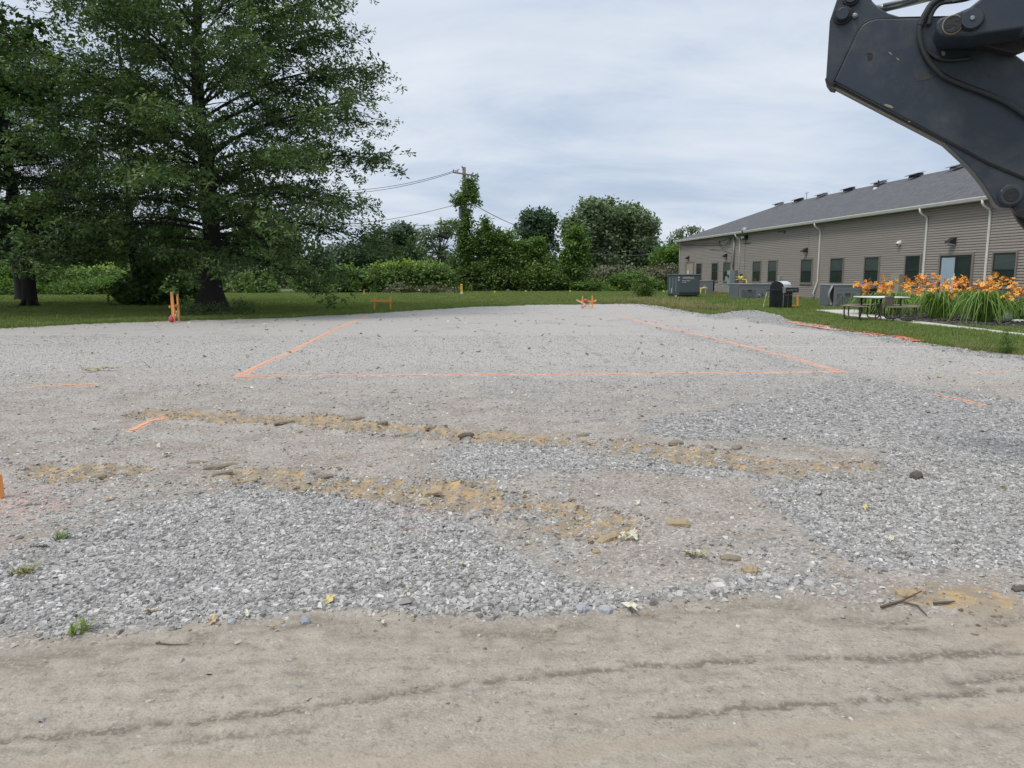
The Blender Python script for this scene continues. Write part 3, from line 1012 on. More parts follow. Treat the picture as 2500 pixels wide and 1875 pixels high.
def scatter_grass(name, label, n, y0, y1, xa, xb, variants, smin, smax, mat, dens, rng):
    y = rng.uniform(y0, y1, n); x = rng.uniform(xa, xb, n)
    k = (np.abs(x) < y * 0.74 + 2)
    x, y = x[k], y[k]
    mk = masks(x, y)
    d = dens(mk, x, y)
    inpath = (poly_sd(x, y, PATH) < 0.05) | (poly_sd(x, y, BED) < 0.0)
    keep = (rng.uniform(0, 1, len(x)) < d) & ~inpath & (x < BWALL(y) - 0.1)
    x, y = x[keep], y[keep]
    z = height(x, y)
    m = len(x)
    rot = np.stack([rng.normal(0, .08, m), rng.normal(0, .08, m), rng.uniform(0, 6.28, m)], -1)
    sc = rng.uniform(smin, smax, m)
    o = scatter(name, variants, np.stack([x, y, z], -1), rot, sc, mat, rng=rng)
    tag(o, label, kind='stuff')
    return m


tv = [blade_tuft(rng, 26, 0.17, 0.075, 0.006) for _ in range(4)]
tn = [blade_tuft(rng, 26, 0.12, 0.085, 0.0045) for _ in range(4)]
c1 = scatter_grass('grass', 'short mown grass along the edge of the lot', 120000, 12, 46, -36, 24, tv, 0.75, 1.35, GRASS,
                   lambda mk, x, y: (mk['lot'] > 0.03) * np.exp(-np.clip(mk['lot'] - 7, 0, 99) / 6), rng)
c2 = scatter_grass('grass', 'mown grass far back in front of the hedge', 60000, 38, 66, -48, 22, tv, 1.2, 1.9, GRASS,
                   lambda mk, x, y: (mk['lot'] > 0.5) * 1.0, rng)
c3 = scatter_grass('grass', 'mown grass between the path and the right edge of the lot', 34000, 10, 30, 7, 18, tn, 0.7, 1.3, GRASS,
                   lambda mk, x, y: (mk['lot'] > 0.0) * 1.0, rng)
wv = [blade_tuft(rng, 16, 0.20, 0.32, 0.006, 0.5) for _ in range(3)]
c4 = scatter_grass('tall_weeds', 'straw coloured tall grass on the far edge of the lot', 26000, 30, 44, -6, 9, wv, 0.5, 1.2, DRYGRASS,
                   lambda mk, x, y: (mk['lot'] > -0.05) * (mk['lot'] < 2.2) * sstep(0.45, 0.62, fbm(x * 0.45, y * 0.45, 91)) * 0.35 * sstep(-2, 3, x), rng)
c5 = scatter_grass('tall_weeds', 'ragged longer grass where the lawn meets the gravel', 90000, 11, 42, -32, 16, wv, 0.25, 0.6, GRASS,
                   lambda mk, x, y: (np.abs(mk['lot'] - 0.15) < 0.30) * 0.8, rng)
c6 = scatter_grass('dry_grass', 'dry dead grass clumps along the lawn edge', 60000, 11, 42, 4, 16, wv, 0.2, 0.5, DRYGRASS,
                   lambda mk, x, y: (np.abs(mk['lot'] - 0.12) < 0.22) * sstep(0.46, 0.6, fbm(x * 0.7, y * 0.7, 71)) * 0.9, rng)
print('grass', c1, c2, c3, c4, c5, c6)

conc = pmat('pale_concrete', (0.50, 0.47, 0.41), (0.42, 0.39, 0.34), scale=3.0, rough=0.85, bump=0.15, bscale=40)
o = MB().sheet(PATH, -0.05, 0.055).build('concrete_path', conc)
tag(o, 'pale concrete path and table slab beside the flower bed', kind='structure')
mul = pmat('dark_mulch', (0.035, 0.03, 0.028), (0.085, 0.075, 0.068), scale=30.0, rough=0.95, bump=0.9, bscale=60)
o = MB().sheet(BED, -0.05, 0.065).build('mulch_bed', mul)
tag(o, 'dark mulch bed under the orange lilies', kind='structure')
bx = rng.uniform(9, 22, 12000); by = rng.uniform(14, 38, 12000)
kk = (poly_sd(bx, by, BED) < -0.03) & (bx < BWALL(by) - 0.2)
bx, by = bx[kk], by[kk]
mm = len(bx)
tag(scatter('mulch_chips', stone_variants(rng, 5, 0.35), np.stack([bx, by, np.full(mm, 0.075)], -1),
            np.stack([rng.normal(0, .4, mm), rng.normal(0, .4, mm), rng.uniform(0, 6.3, mm)], -1), rng.uniform(0.04, 0.11, mm),
            stone_mat('mulch_chip', [(0, (0.02, 0.018, 0.017)), (0.7, (0.07, 0.06, 0.055)), (1, (0.15, 0.13, 0.115))]), rng=rng), 'dark shredded mulch under the lilies', kind='stuff')

# ================================================================== building
BO = Vector((22.0, 0, 0))
BTH = math.atan(0.0899)
siding_m = pmat('taupe_vinyl_siding', (0.350, 0.312, 0.275), (0.318, 0.282, 0.248), scale=1.2, rough=0.6, stretch=(1, 0.3, 6), spec=0.3)
white_m = pmat('white_aluminium', (0.72, 0.71, 0.67), (0.62, 0.61, 0.57), scale=2.0, rough=0.45, spec=0.5)
trim_m = pmat('taupe_trim', (0.215, 0.178, 0.15), (0.19, 0.16, 0.135), scale=3.0, rough=0.5)
sash_m = pmat('dark_green_sash', (0.018, 0.030, 0.028), (0.024, 0.036, 0.034), scale=3.0, rough=0.4)
glass_m = pmat('window_glass', (0.020, 0.032, 0.030), (0.032, 0.045, 0.042), scale=0.8, rough=0.06, spec=0.6)
glass_m2 = pmat('window_glass_blind', (0.075, 0.095, 0.092), (0.055, 0.075, 0.072), scale=0.8, rough=0.12, spec=0.6, stretch=(1, 1, 10))
door_m = pmat('beige_door_paint', (0.36, 0.32, 0.265), rough=0.5)
dark_m = pmat('black_metal', (0.02, 0.02, 0.021), (0.03, 0.03, 0.032), rough=0.5)
galv_m = pmat('galvanised_steel', (0.30, 0.31, 0.32), (0.23, 0.24, 0.25), scale=8, rough=0.45, metal=0.6)
conc2_m = pmat('block_foundation', (0.30, 0.285, 0.26), scale=6, rough=0.9, bump=0.2)
cab_m = pmat('grey_cabinet_paint', (0.17, 0.185, 0.19), (0.145, 0.16, 0.165), scale=2, rough=0.5)
cab2_m = pmat('pale_green_grey_paint', (0.27, 0.33, 0.32), (0.23, 0.29, 0.28), scale=2, rough=0.5)
yel_m = pmat('yellow_pipe_paint', (0.62, 0.52, 0.10), (0.52, 0.43, 0.08), scale=10, rough=0.5)


def shingle_mat():
    m = bpy.data.materials.new('charcoal_shingles')
    m.use_nodes = True
    t = m.node_tree; b = t.nodes['Principled BSDF']
    tcn = t.nodes.new('ShaderNodeTexCoord')
    mpn = t.nodes.new('ShaderNodeMapping'); mpn.inputs['Rotation'].default_value = (0, 0, PI / 2)
    L(t, tcn.outputs['Object'], mpn.inputs[0])
    br = N(t, 'ShaderNodeTexBrick', i_Scale=1.0)
    br.inputs['Color1'].default_value = (0.078, 0.077, 0.079, 1); br.inputs['Color2'].default_value = (0.108, 0.106, 0.107, 1)
    br.inputs['Mortar'].default_value = (0.04, 0.04, 0.045, 1)
    br.inputs['Brick Width'].default_value = 0.33; br.inputs['Row Height'].default_value = 0.14; br.inputs['Mortar Size'].default_value = 0.012
    L(t, mpn.outputs[0], br.inputs['Vector'])
    n = N(t, 'ShaderNodeTexNoise', i_Scale=2.0, i_Detail=6.0, i_Roughness=0.7); L(t, tcn.outputs['Object'], n.inputs['Vector'])
    c = mixc(t, 0.7, br.outputs[0], ramp(t, n.outputs[0], [(0.3, 0.75), (0.7, 1.35)]), 'MULTIPLY')
    L(t, c, b.inputs['Base Color']); b.inputs['Roughness'].default_value = 0.92
    bp = N(t, 'ShaderNodeBump', i_Strength=0.4, i_Distance=0.01); L(t, br.outputs[1], bp.inputs['Height']); bp.invert = True
    L(t, bp.outputs[0], b.inputs['Normal'])
    return m


shingle_m = shingle_mat()
bld = thing('long_building', 'long single storey building with taupe siding, dark hipped roof and white gutter', 'building', BO, BTH)
S0, S1, EH, HW, RH = 14.0, 72.17, 4.55, 6.6, 7.35
OV = 0.38
# local frame: x into the building, y = s along the wall away from the viewer
courses = 40
ch = (EH - 0.05) / courses
mb = MB()
for k in range(courses):
    z0 = 0.05 + k * ch
    zc, zt_ = z0 + ch * 0.58, z0 + ch
    mb.add([(-0.040, S0, z0), (-0.040, S1, z0), (-0.040, S1, zc), (-0.040, S0, zc), (-0.006, S1, zc + ch * 0.14), (-0.006, S0, zc + ch * 0.14), (-0.004, S1, zt_), (-0.004, S0, zt_), (0.0, S0, z0), (0.0, S1, z0)],
           [(0, 3, 2, 1), (3, 5, 4, 2), (5, 7, 6, 4), (0, 1, 9, 8)])
    mb.add([(0, S1 + 0.018, z0), (2 * HW, S1 + 0.018, z0), (2 * HW, S1, zt_), (0, S1, zt_)], [(0, 1, 2, 3)])
o = link('siding', new_mesh('siding', mb.v, mb.f), siding_m, bld); o['kind'] = 'stuff'
MB().bbox(0.005, 2 * HW, S0, S1 - 0.005, -0.05, EH).build('wall_core', siding_m, bld)
MB().bbox(-0.022, 0.02, S0, S1 + 0.01, -0.1, 0.05).build('foundation', conc2_m, bld)
MB().bbox(-0.045, 0.06, S1 - 0.08, S1 + 0.035, 0.05, EH).build('corner_post', white_m, bld)
# roof
e0, e1 = -OV, 2 * HW + OV
ze = EH + 0.02
zr = RH
mb = MB()
fx = HW
mb.add([(e0, S0, ze), (e0, S1 + OV, ze), (fx, S1 - HW, zr), (fx, S0, zr), (e1, S0, ze), (e1, S1 + OV, ze)],
       [(0, 3, 2, 1), (1, 2, 5), (3, 4, 5, 2)])
mb.build('roof', shingle_m, bld)
MB().bbox(e0, 0.0, S0, S1 + OV - 0.01, ze - 0.06, ze - 0.02).build('soffit', white_m, bld)
# gutter: open trough profile
prof = [(e0, ze - 0.15), (e0 - 0.10, ze - 0.13), (e0 - 0.145, ze - 0.02), (e0 - 0.14, ze + 0.005), (e0 - 0.125, ze + 0.005), (e0 - 0.12, ze - 0.04), (e0 - 0.02, ze - 0.04), (e0, ze + 0.003)]
MB().prism(prof, S0, S1 + OV + 0.1).build('gutter', white_m, bld)
MB().bbox(e0 - 0.005, 0.4, S1 + OV, S1 + OV + 0.12, ze - 0.15, ze + 0.0).build('gutter', white_m, bld)
# downspouts
for k, (s, kick) in enumerate([(72.05, 0), (57.54, 1), (45.39, 1), (35.47, 1), (31.42, 1), (19.0, 1)]):
    zt = ze - 0.12
    pts = [(e0 - 0.06, s, zt), (e0 - 0.06, s, zt - 0.14), (e0 + 0.02, s, zt - 0.24), (-0.13, s, zt - 0.36), (-0.07, s, zt - 0.50), (-0.07, s, 0.55)]
    if s == 45.39:
        pts[-1:] = [(-0.07, s, 1.1), (-0.09, s + 0.35, 0.42), (-0.14, s + 0.4, 0.36)]
    elif k in (3, 4):
        pts[-1:] = [(-0.07, s, 0.60), (-0.09, s, 0.35), (-0.22, s, 0.16)]
    MB().tube(pts, 0.052 if k else 0.04, 8).build('downspout', white_m, bld, smooth=True)
    if k in (1, 2, 3, 4):
        pass
MB().tube([(-0.08, 45.75, 0.36), (-0.08, 45.75, 0.0)], 0.07, 8).build('drain_pipe', cab_m, bld, smooth=True)
# ridge vents
for k, s in enumerate([65.43, 61.82, 58.02, 54.21, 50.38, 46.59, 42.82, 39.0, 35.2, 31.4, 27.6]):
    mb = MB()
    mb.prism([(fx - 0.62, zr - 0.16), (fx - 0.60, zr - 0.02), (fx - 0.10, zr + 0.14), (fx - 0.02, zr + 0.02)], s - 0.30, s + 0.30)
    mb.prism([(fx - 0.78, zr - 0.05), (fx - 0.5, zr + 0.05), (fx - 0.02, zr + 0.185), (fx - 0.02, zr + 0.20), (fx - 0.5, zr + 0.075), (fx - 0.80, zr - 0.03)], s - 0.42, s + 0.42)
    mb.build('roof_vent', dark_m if k % 2 else galv_m, bld)
MB().tube([(fx - 0.9, 49.6, zr - 0.5), (fx - 0.9, 49.6, zr + 0.05)], 0.05, 8).build('vent_pipe', dark_m, bld)
MB().tube([(fx - 1.25, 49.3, zr - 0.55), (fx - 1.25, 49.3, zr - 0.42)], [0.15, 0.10], 10).build('roof_cap', white_m, bld)
MB().tube([(fx, 61.2, zr), (fx, 61.2, zr + 0.55)], 0.02, 5).tube([(fx - .2, 61.2, zr + .4), (fx + .2, 61.2, zr + .5)], 0.012, 5).build('aerial', dark_m, bld)


def window(s0, s1, zt, zb, blind=0.0, single=False):
    """s0 far side, s1 near side"""
    w = 0.075
    f = MB()
    f.bbox(-0.085, 0.004, s1, s0, zt - w, zt); f.bbox(-0.085, 0.004, s1, s0, zb, zb + w)
    f.bbox(-0.085, 0.004, s1, s1 + w, zb + w, zt - w); f.bbox(-0.085, 0.004, s0 - w, s0, zb + w, zt - w)
    fo = f.build('window', trim_m, bld)
    a, b = s1 + w, s0 - w
    zm = (zt + zb) / 2 - 0.02
    q = 0.055
    for nm, lo, hi, x in (('upper_sash', zm, zt - w, -0.062), ('lower_sash', zb + w, zm + 0.05, -0.054)):
        g = MB()
        g.bbox(x, 0.0, a, b, hi - q, hi); g.bbox(x, 0.0, a, b, lo, lo + q); g.bbox(x, 0.0, a, a + q, lo + q, hi - q); g.bbox(x, 0.0, b - q, b, lo + q, hi - q)
        g.build(nm, sash_m, fo)
        MB().bbox(x + 0.010, 0.001, a + q, b - q, lo + q, hi - q).build('pane', glass_m2 if (blind and nm == 'upper_sash') or blind > 1 else glass_m, fo)
    MB().bbox(-0.105, 0.004, s1 - 0.03, s0 + 0.03, zb - 0.035, zb).build('sill', trim_m, fo)
    return fo


for k, (s0, s1, zt, zb, bl) in enumerate([(67.26, 65.81, 2.47, .95, 0), (63.41, 61.91, 2.46, .95, 0), (60.79, 59.26, 2.47, .95, 1), (55.04, 53.58, 2.46, .94, 1),
                                          (52.44, 50.99, 2.46, .94, 1), (47.66, 46.14, 2.46, .94, 1), (44.06, 42.56, 2.45, .96, 1), (40.51, 39.07, 2.44, .96, 1),
                                          (36.96, 35.70, 2.43, .96, 0), (31.10, 29.73, 2.41, .96, 1), (27.4, 26.0, 2.41, .96, 0), (23.0, 21.6, 2.41, .96, 0)]):
    window(s0, s1, zt, zb, bl)
# far door, beige
f = MB()
f.bbox(-0.085, 0.004, 69.95, 70.35 + 0.0, 0.1, 2.6); f.bbox(-0.085, 0.004, 67.95, 68.1, 0.1, 2.6); f.bbox(-0.085, 0.004, 68.1, 69.95, 2.5, 2.6)
dr = f.build('door', trim_m, bld)
MB().bbox(-0.06, 0.002, 68.1, 69.95, 0.1, 2.5).build('door_panel', door_m, dr)
MB().bbox(-0.064, -0.05, 69.3, 69.62, 1.45, 1.85).build('notice', white_m, dr)
MB().tube([(-0.09, 68.25, 1.1), (-0.09, 68.4, 1.1)], 0.02, 6).build('handle', galv_m, dr)
# patio door
s0, s1, zt, zb = 34.43, 32.17, 2.42, 0.15
f = MB()
w = 0.11
f.bbox(-0.085, 0.004, s1, s0, zt - w, zt); f.bbox(-0.085, 0.004, s1, s1 + w, zb, zt - w); f.bbox(-0.085, 0.004, s0 - w, s0, zb, zt - w); f.bbox(-0.095, 0.004, s1, s0, zb - 0.06, zb)
pd = f.build('patio_door', trim_m, bld)
sm = (s0 + s1) / 2
for (a, b, x, g2) in ((s1 + w, sm + 0.04, -0.056, glass_m), (sm - 0.04, s0 - w, -0.066, None)):
    g = MB(); q = 0.08
    g.bbox(x, 0, a, b, zt - w - q, zt - w); g.bbox(x, 0, a, b, zb, zb + q); g.bbox(x, 0, a, a + q, zb + q, zt - w - q); g.bbox(x, 0, b - q, b, zb + q, zt - w - q)
    sh = g.build('sliding_panel', sash_m, pd)
    blind_m = pmat('pale_blue_sheet_behind_glass', (0.36, 0.44, 0.50), (0.30, 0.38, 0.44), scale=1.5, rough=0.2, stretch=(1, 5, 1)) if g2 is None else g2
    MB().bbox(x + 0.01, 0.001, a + q, b - q, zb + q, zt - w - q).build('pane', blind_m, pd)
MB().bbox(-0.09, -0.05, sm - 0.02, sm + 0.02, 1.25, 1.55).build('handle', white_m, pd)


def wall_light(s, z, sz=1.0):
    mb = MB()
    mb.bbox(-0.05, 0.0, s - 0.16 * sz, s + 0.16 * sz, z - 0.20 * sz, z + 0.10 * sz)
    o = mb.build('wall_light', trim_m, bld)
    MB().prism([(-0.05, z + 0.12 * sz), (-0.34 * sz, z - 0.06 * sz), (-0.36 * sz, z - 0.14 * sz), (-0.05, z - 0.20 * sz)], s - 0.17 * sz, s + 0.17 * sz).build('hood', dark_m, o)
    MB().prism([(-0.06, z - 0.203 * sz), (-0.34 * sz, z - 0.147 * sz), (-0.32 * sz, z - 0.19 * sz), (-0.06, z - 0.24 * sz)], s - 0.14 * sz, s + 0.14 * sz).build('lens', white_m, o)


for s, z in ((69.45, 3.01), (60.24, 2.98), (47.03, 2.98), (33.55, 2.97), (22.5, 2.97)):
    wall_light(s, z)
# camera dome
mb = MB(); mb.tube([(0.0, 37.49, 3.0), (-0.06, 37.49, 3.0)], 0.12, 14); o = mb.build('security_camera', white_m, bld, smooth=False)
MB().tube([(-0.06, 37.49, 2.98), (-0.13, 37.47, 2.96), (-0.20, 37.45, 2.95), (-0.24, 37.44, 2.94)], [0.11, 0.12, 0.09, 0.04], 12).build('camera_housing', white_m, o, smooth=True)
MB().tube([(-0.21, 37.42, 2.93), (-0.255, 37.41, 2.92)], 0.04, 10).build('lens', dark_m, o)
# mast, electrical boxes, dish, loose cables
MB().tube([(-0.10, 58.59, 1.7), (-0.10, 58.59, 4.32)], 0.06, 8).build('conduit', galv_m, bld, smooth=True)
MB().tube([(-0.10, 58.59, 4.32), (-0.10, 58.6, 4.42), (-0.2, 58.65, 4.45), (-0.30, 58.7, 4.38)], [0.07, 0.09, 0.10, 0.07], 8).build('weatherhead', galv_m, bld, smooth=True)
mb = MB(); mb.bbox(-0.32, 0, 57.62, 58.6, 0.15, 1.80); e = mb.build('electrical_cabinet', cab_m, bld, bevel=0.01)
MB().bbox(-0.335, -0.32, 57.70, 58.5, 0.25, 1.7).build('cabinet_door', cab_m, e)
mb = MB(); mb.bbox(-0.28, 0, 58.68, 59.35, 0.75, 1.80); e = mb.build('meter_box', cab2_m, bld, bevel=0.01)
MB().tube([(-0.28, 59.0, 1.4), (-0.38, 59.0, 1.4)], 0.12, 12).build('meter', glass_m2, e)
MB().bbox(-0.2, 0, 59.5, 59.9, 1.0, 1.35).build('junction_box', cab2_m, bld)
MB().bbox(-0.22, 0, 58.7, 59.2, 0.05, 0.7).build('junction_box', cab2_m, bld)
MB().bbox(-0.22, 0, 37.05, 37.75, 0.5, 1.50).build('utility_box', door_m, bld)
MB().bbox(-0.16, 0, 50.35, 50.62, 1.05, 1.42).build('utility_box', cab2_m, bld)
mb = MB(); mb.bbox(-0.25, -0.02, 56.2, 56.9, 4.0, 4.3); mb.build('flood_light', dark_m, bld)
MB().tube([(-0.27, 56.4, 4.15), (-0.32, 56.4, 4.13)], 0.07, 8).build('flood_lens', white_m, bld)
MB().tube([(-0.27, 56.7, 4.15), (-0.32, 56.7, 4.13)], 0.07, 8).build('flood_lens', white_m, bld)
MB().tube([(-0.3, 56.1, ze), (-0.45, 56.0, ze + 0.12), (-0.5, 56.0, ze + 0.16)], [0.25, 0.21, 0.05], 14).build('satellite_dish', galv_m, bld, smooth=True)


def cable(pts, r=0.012, name='cable', mat=None, parent=bld, sag=0.0, n=5, seg=1):
    out = []
    for a, b in zip(pts[:-1], pts[1:]):
        a = Vector(a); b = Vector(b)
        for i in range(seg):
            t = i / seg
            out.append(a.lerp(b, t) - Vector((0, 0, sag * 4 * t * (1 - t))))
    out.append(Vector(pts[-1]))
    return MB().tube(out, r, n).build(name, mat or dark_m, parent)


cable([(-0.05, 71.9, 4.1), (-0.05, 60.5, 3.75), (-0.08, 59.3, 4.25)], 0.018)
cable([(-0.05, 71.9, 4.2), (-0.05, 62.5, 3.98), (-0.08, 59.0, 4.30)], 0.018)
cable([(-0.05, 61.9, 4.15), (-0.12, 61.5, 3.7), (-0.15, 60.6, 3.55), (-0.12, 59.7, 3.75), (-0.08, 59.3, 4.2)], 0.022)
cable([(-0.05, 64, 3.5), (-0.05, 61.2, 3.4), (-0.05, 59.4, 3.1), (-0.05, 58.9, 2.2), (-0.05, 58.8, 1.8)], 0.015)
cable([(-0.03, 46.85, 4.4), (-0.03, 46.85, 3.15)], 0.012)
cable([(-0.03, 56.6, 4.0), (-0.03, 56.6, 1.3)], 0.016)
cable([(-0.03, 56.9, 3.75), (-0.05, 56.3, 3.7), (-0.03, 55.6, 3.72)], 0.03)
MB().tube([(-0.05, 67.0, 4.42), (-0.05, 66.2, 4.42)], 0.03, 6).build('hanger', dark_m, bld)
MB().bbox(-0.06, 0, 50.2, 51.2, 4.22, 4.28).build('hanger', dark_m, bld)
MB().bbox(-0.08, 0, 50.1, 50.25, 4.10, 4.28).build('hanger', dark_m, bld)


def bl(x, s, z=0.0):
    """building frame to world"""
    v = Matrix.Rotation(BTH, 3, 'Z') @ Vector((x, s, z))
    return v + BO


def blocal(p):
    v = Matrix.Rotation(-BTH, 3, 'Z') @ (Vector(p) - BO)
    return v


# ------------------------------------------------------------------ generator
def text_mesh(txt, size, depth=0.004):
    cu = bpy.data.curves.new('txt', 'FONT'); cu.body = txt; cu.size = size; cu.extrude = depth; cu.resolution_u = 2
    ob = bpy.data.objects.new('txt', cu); C.objects.link(ob)
    dg = bpy.context.evaluated_depsgraph_get(); dg.update()
    me = bpy.data.meshes.new_from_object(ob.evaluated_get(dg))
    bpy.data.objects.remove(ob)
    return me


gen_m = pmat('blue_grey_enclosure_paint', (0.070, 0.092, 0.102), (0.060, 0.080, 0.090), scale=1.5, rough=0.42, spec=0.5)
genl_m = pmat('pale_rib', (0.17, 0.215, 0.22), rough=0.5)
lett_m = pmat('white_lettering', (0.72, 0.72, 0.70), rough=0.6)
lettr_m = pmat('orange_lettering', (0.42, 0.12, 0.06), rough=0.6)
g0 = at(1658, 730)
gen = thing('standby_generator', 'dark blue grey standby generator with white lettering at the far corner of the building', 'generator', (g0.x, g0.y, 0), BTH)
GW, GL, GH = 1.28, 2.6, 1.52
MB().bbox(0, GW, 0, GL, 0.24, GH - 0.05).build('enclosure', gen_m, gen, bevel=0.02)
MB().bbox(-0.04, GW + 0.04, -0.04, GL + 0.04, GH - 0.05, GH).build('roof_panel', genl_m, gen, bevel=0.01)
MB().bbox(0.03, GW - 0.10, 0.1, GL - 0.1, 0.06, 0.24).build('skid', dark_m, gen)
MB().bbox(0.0, GW, -0.02, 0.0, 0.24, 0.42).build('base_rail', dark_m, gen)
for y in (0.6, 1.25, 1.9):
    MB().bbox(-0.03, 0, y, y + 0.16, 0.45, 1.3).build('louvre_rib', genl_m, gen)
MB().bbox(-0.035, 0, 1.55, 1.62, 0.35, 0.62).build('handle', lett_m, gen)
for (txt, size, xx, zz_, mm_) in (('GENERAC', 0.17, 0.16, 1.24, lett_m), ('INDUSTRIAL', 0.095, 0.16, 1.08, lett_m), ('POWER', 0.075, 0.16, 0.99, lett_m)):
    o = link('lettering', text_mesh(txt, size), mm_, gen); o.rotation_euler = (PI / 2, 0, 0); o.location = (xx, -0.006, zz_)
MB().bbox(0.38, 0.95, -0.006, -0.001, 1.185, 1.215).build('lettering', lettr_m, gen)
for zz_ in (1.28, 1.12):
    MB().bbox(-0.006, -0.001, 0.05, 0.32, zz_, zz_ + 0.07).build('warning_label', lett_m, gen)
for y in (0.35, 0.6):
    MB().tube([(-0.06, y, 0.02), (-0.06, y, 0.22)], 0.03, 6).build('conduit_stub', lett_m, gen)
s_ = MB().bbox(-0.9, 1.9, -0.45, 3.2, -0.03, 0.055)
o = s_.build('generator_pad', conc); o.location = gen.location; o.rotation_euler = gen.rotation_euler
tag(o, 'thin concrete pad under the blue grey generator', 'concrete pad')

grey_m = pmat('weathered_grey_unit_paint', (0.185, 0.20, 0.215), (0.165, 0.178, 0.192), scale=1.5, rough=0.5)
greyd_m = pmat('dark_grille_paint', (0.075, 0.08, 0.088), rough=0.6)
greyl_m = pmat('pale_unit_lid', (0.34, 0.35, 0.35), rough=0.5)
p = at(1716, 722)
u = thing('transfer_unit', 'low grey box unit half hidden behind the generator', 'utility box', (p.x - 0.55, p.y + 1.0, 0), BTH)
MB().bbox(0, 1.55, 0, 1.1, 0.02, 1.02).build('casing', grey_m, u, bevel=0.01)
MB().bbox(-0.02, 1.57, -0.02, 1.12, 1.02, 1.07).build('lid', greyl_m, u)
MB().bbox(1.57, 1.66, 0, 0.1, 0.0, 1.2).build('post', dark_m, u)


def ac_unit(loc, wdt, lng, hgt, label, bent=False):
    u = thing('air_conditioner', label, 'air conditioner', loc, BTH, 'packaged air conditioners along the wall')
    b0 = 0.10
    MB().bbox(0.03, wdt - 0.03, 0.03, lng - 0.03, b0, hgt - 0.03).build('casing', grey_m, u, bevel=0.008)
    MB().bbox(0, wdt, 0, lng, hgt - 0.03, hgt + 0.01).build('lid', greyl_m, u)
    MB().bbox(0.0, wdt, 0.0, lng, 0.02, b0).build('base_rail', grey_m, u)
    for x in (0.25, wdt * 0.5):
        MB().bbox(x, x + 0.16, -0.006, 0.0, 0.035, 0.085).build('fork_slot', dark_m, u)
    # left side: coil guard of upright bars
    MB().bbox(0.012, 0.03, 0.08, lng - 0.08, b0 + 0.02, hgt - 0.06).build('coil', greyd_m, u)
    g = MB()
    n = int((lng - 0.2) / 0.06)
    for i in range(n):
        if bent and i < n * 0.22: continue
        y = 0.1 + (lng - 0.2) * i / n
        g.bbox(-0.012, 0.012, y, y + 0.028, b0 + 0.02, hgt - 0.06)
    o = g.build('coil_guard', grey_m, u); o['kind'] = 'stuff'
    # front: louvred grilles
    def grille(x0, x1, z0, z1):
        mb = MB(); mb.bbox(x0, x1, 0.010, 0.029, z0, z1)
        o = mb.build('grille', greyd_m, u)
        g = MB(); k = max(2, int((x1 - x0) / 0.055))
        for i in range(k):
            x = x0 + (x1 - x0) * (i + 0.25) / k
            g.bbox(x, x + (x1 - x0) / k * 0.45, 0.0, 0.010, z0 + 0.015, z1 - 0.015)
        oo = g.build('grille_bars', grey_m, o); oo['kind'] = 'stuff'
    zt = hgt * 0.62
    grille(0.18, 0.42, b0 + 0.03, zt)
    grille(0.46, 0.66, b0 + 0.03, zt * 0.74)
    grille(0.66, 0.84, b0 + 0.03, zt * 0.78)
    grille(0.88, 1.02, b0 + 0.03, zt)
    MB().bbox(0.54, 0.80, -0.004, 0.029, zt * 0.90, zt * 1.02).build('handle_recess', dark_m, u)
    MB().bbox(1.08, 1.40, 0.0, 0.029, b0 + 0.05, zt * 1.02).build('service_panel', grey_m, u)
    MB().tube([(1.18, -0.02, 0.30), (1.26, -0.10, 0.28), (1.34, -0.10, 0.22), (1.34, -0.04, 0.12)], 0.028, 6).build('pipe', greyl_m, u)
    MB().tube([(1.44, -0.02, 0.38), (1.47, -0.09, 0.32), (1.46, -0.07, 0.22)], 0.025, 6).build('pipe', dark_m, u)
    MB().bbox(0.03, wdt - 0.03, 0.018, 0.029, hgt * 0.80, hgt * 0.815).build('seam', greyl_m, u)
    if bent:
        # a strip of guard torn off the corner and curling outwards
        V = []; Fq = []
        for i in range(9):
            t = i / 8
            zz_ = hgt - 0.04 - t * (hgt - 0.18)
            out = 0.02 + 0.16 * math.sin(PI * min(1, t * 1.1)) ** 1.3
            V += [(-out, 0.02 + 0.04 * t, zz_), (-out * 0.6 - 0.01, 0.30 - 0.14 * abs(t - 0.55), zz_)]
            if i: a = 2 * i; Fq.append((a - 2, a - 1, a + 1, a))
        o = link('bent_guard_strip', new_mesh('bent', V, Fq), greyl_m, u)
        md = o.modifiers.new('thick', 'SOLIDIFY'); md.thickness = 0.012
        MB().bbox(-0.004, 0.012, 0.03, 0.26, 0.3, hgt - 0.08).build('torn_opening', dark_m, u)
    return u


p = at(1803, 732)
ac_unit((p.x, p.y, 0), 2.55, 1.7, 0.94, 'grey air conditioner behind the gas grill, below the electrical cabinet')
MB_ = MB().bbox(-0.35, 2.8, -0.25, 2.0, -0.03, 0.05).build('unit_pad', conc); MB_.location = (p.x, p.y, 0); MB_.rotation_euler = (0, 0, BTH)
tag(MB_, 'thin concrete pad under the air conditioner behind the grill', 'concrete pad')
p = at(2033, 753)
ac_unit((p.x, p.y, 0), 2.1, 1.35, 1.05, 'grey air conditioner with a torn bent side guard left of the lilies', True)


def pipes(loc, rz, label, segs, extra=()):
    t = thing('gas_meter', label, 'gas pipes', loc, rz)
    for nm, pts, r, m in segs:
        MB().tube(pts, r, 8).build(nm, m, t, smooth=True)
    return t


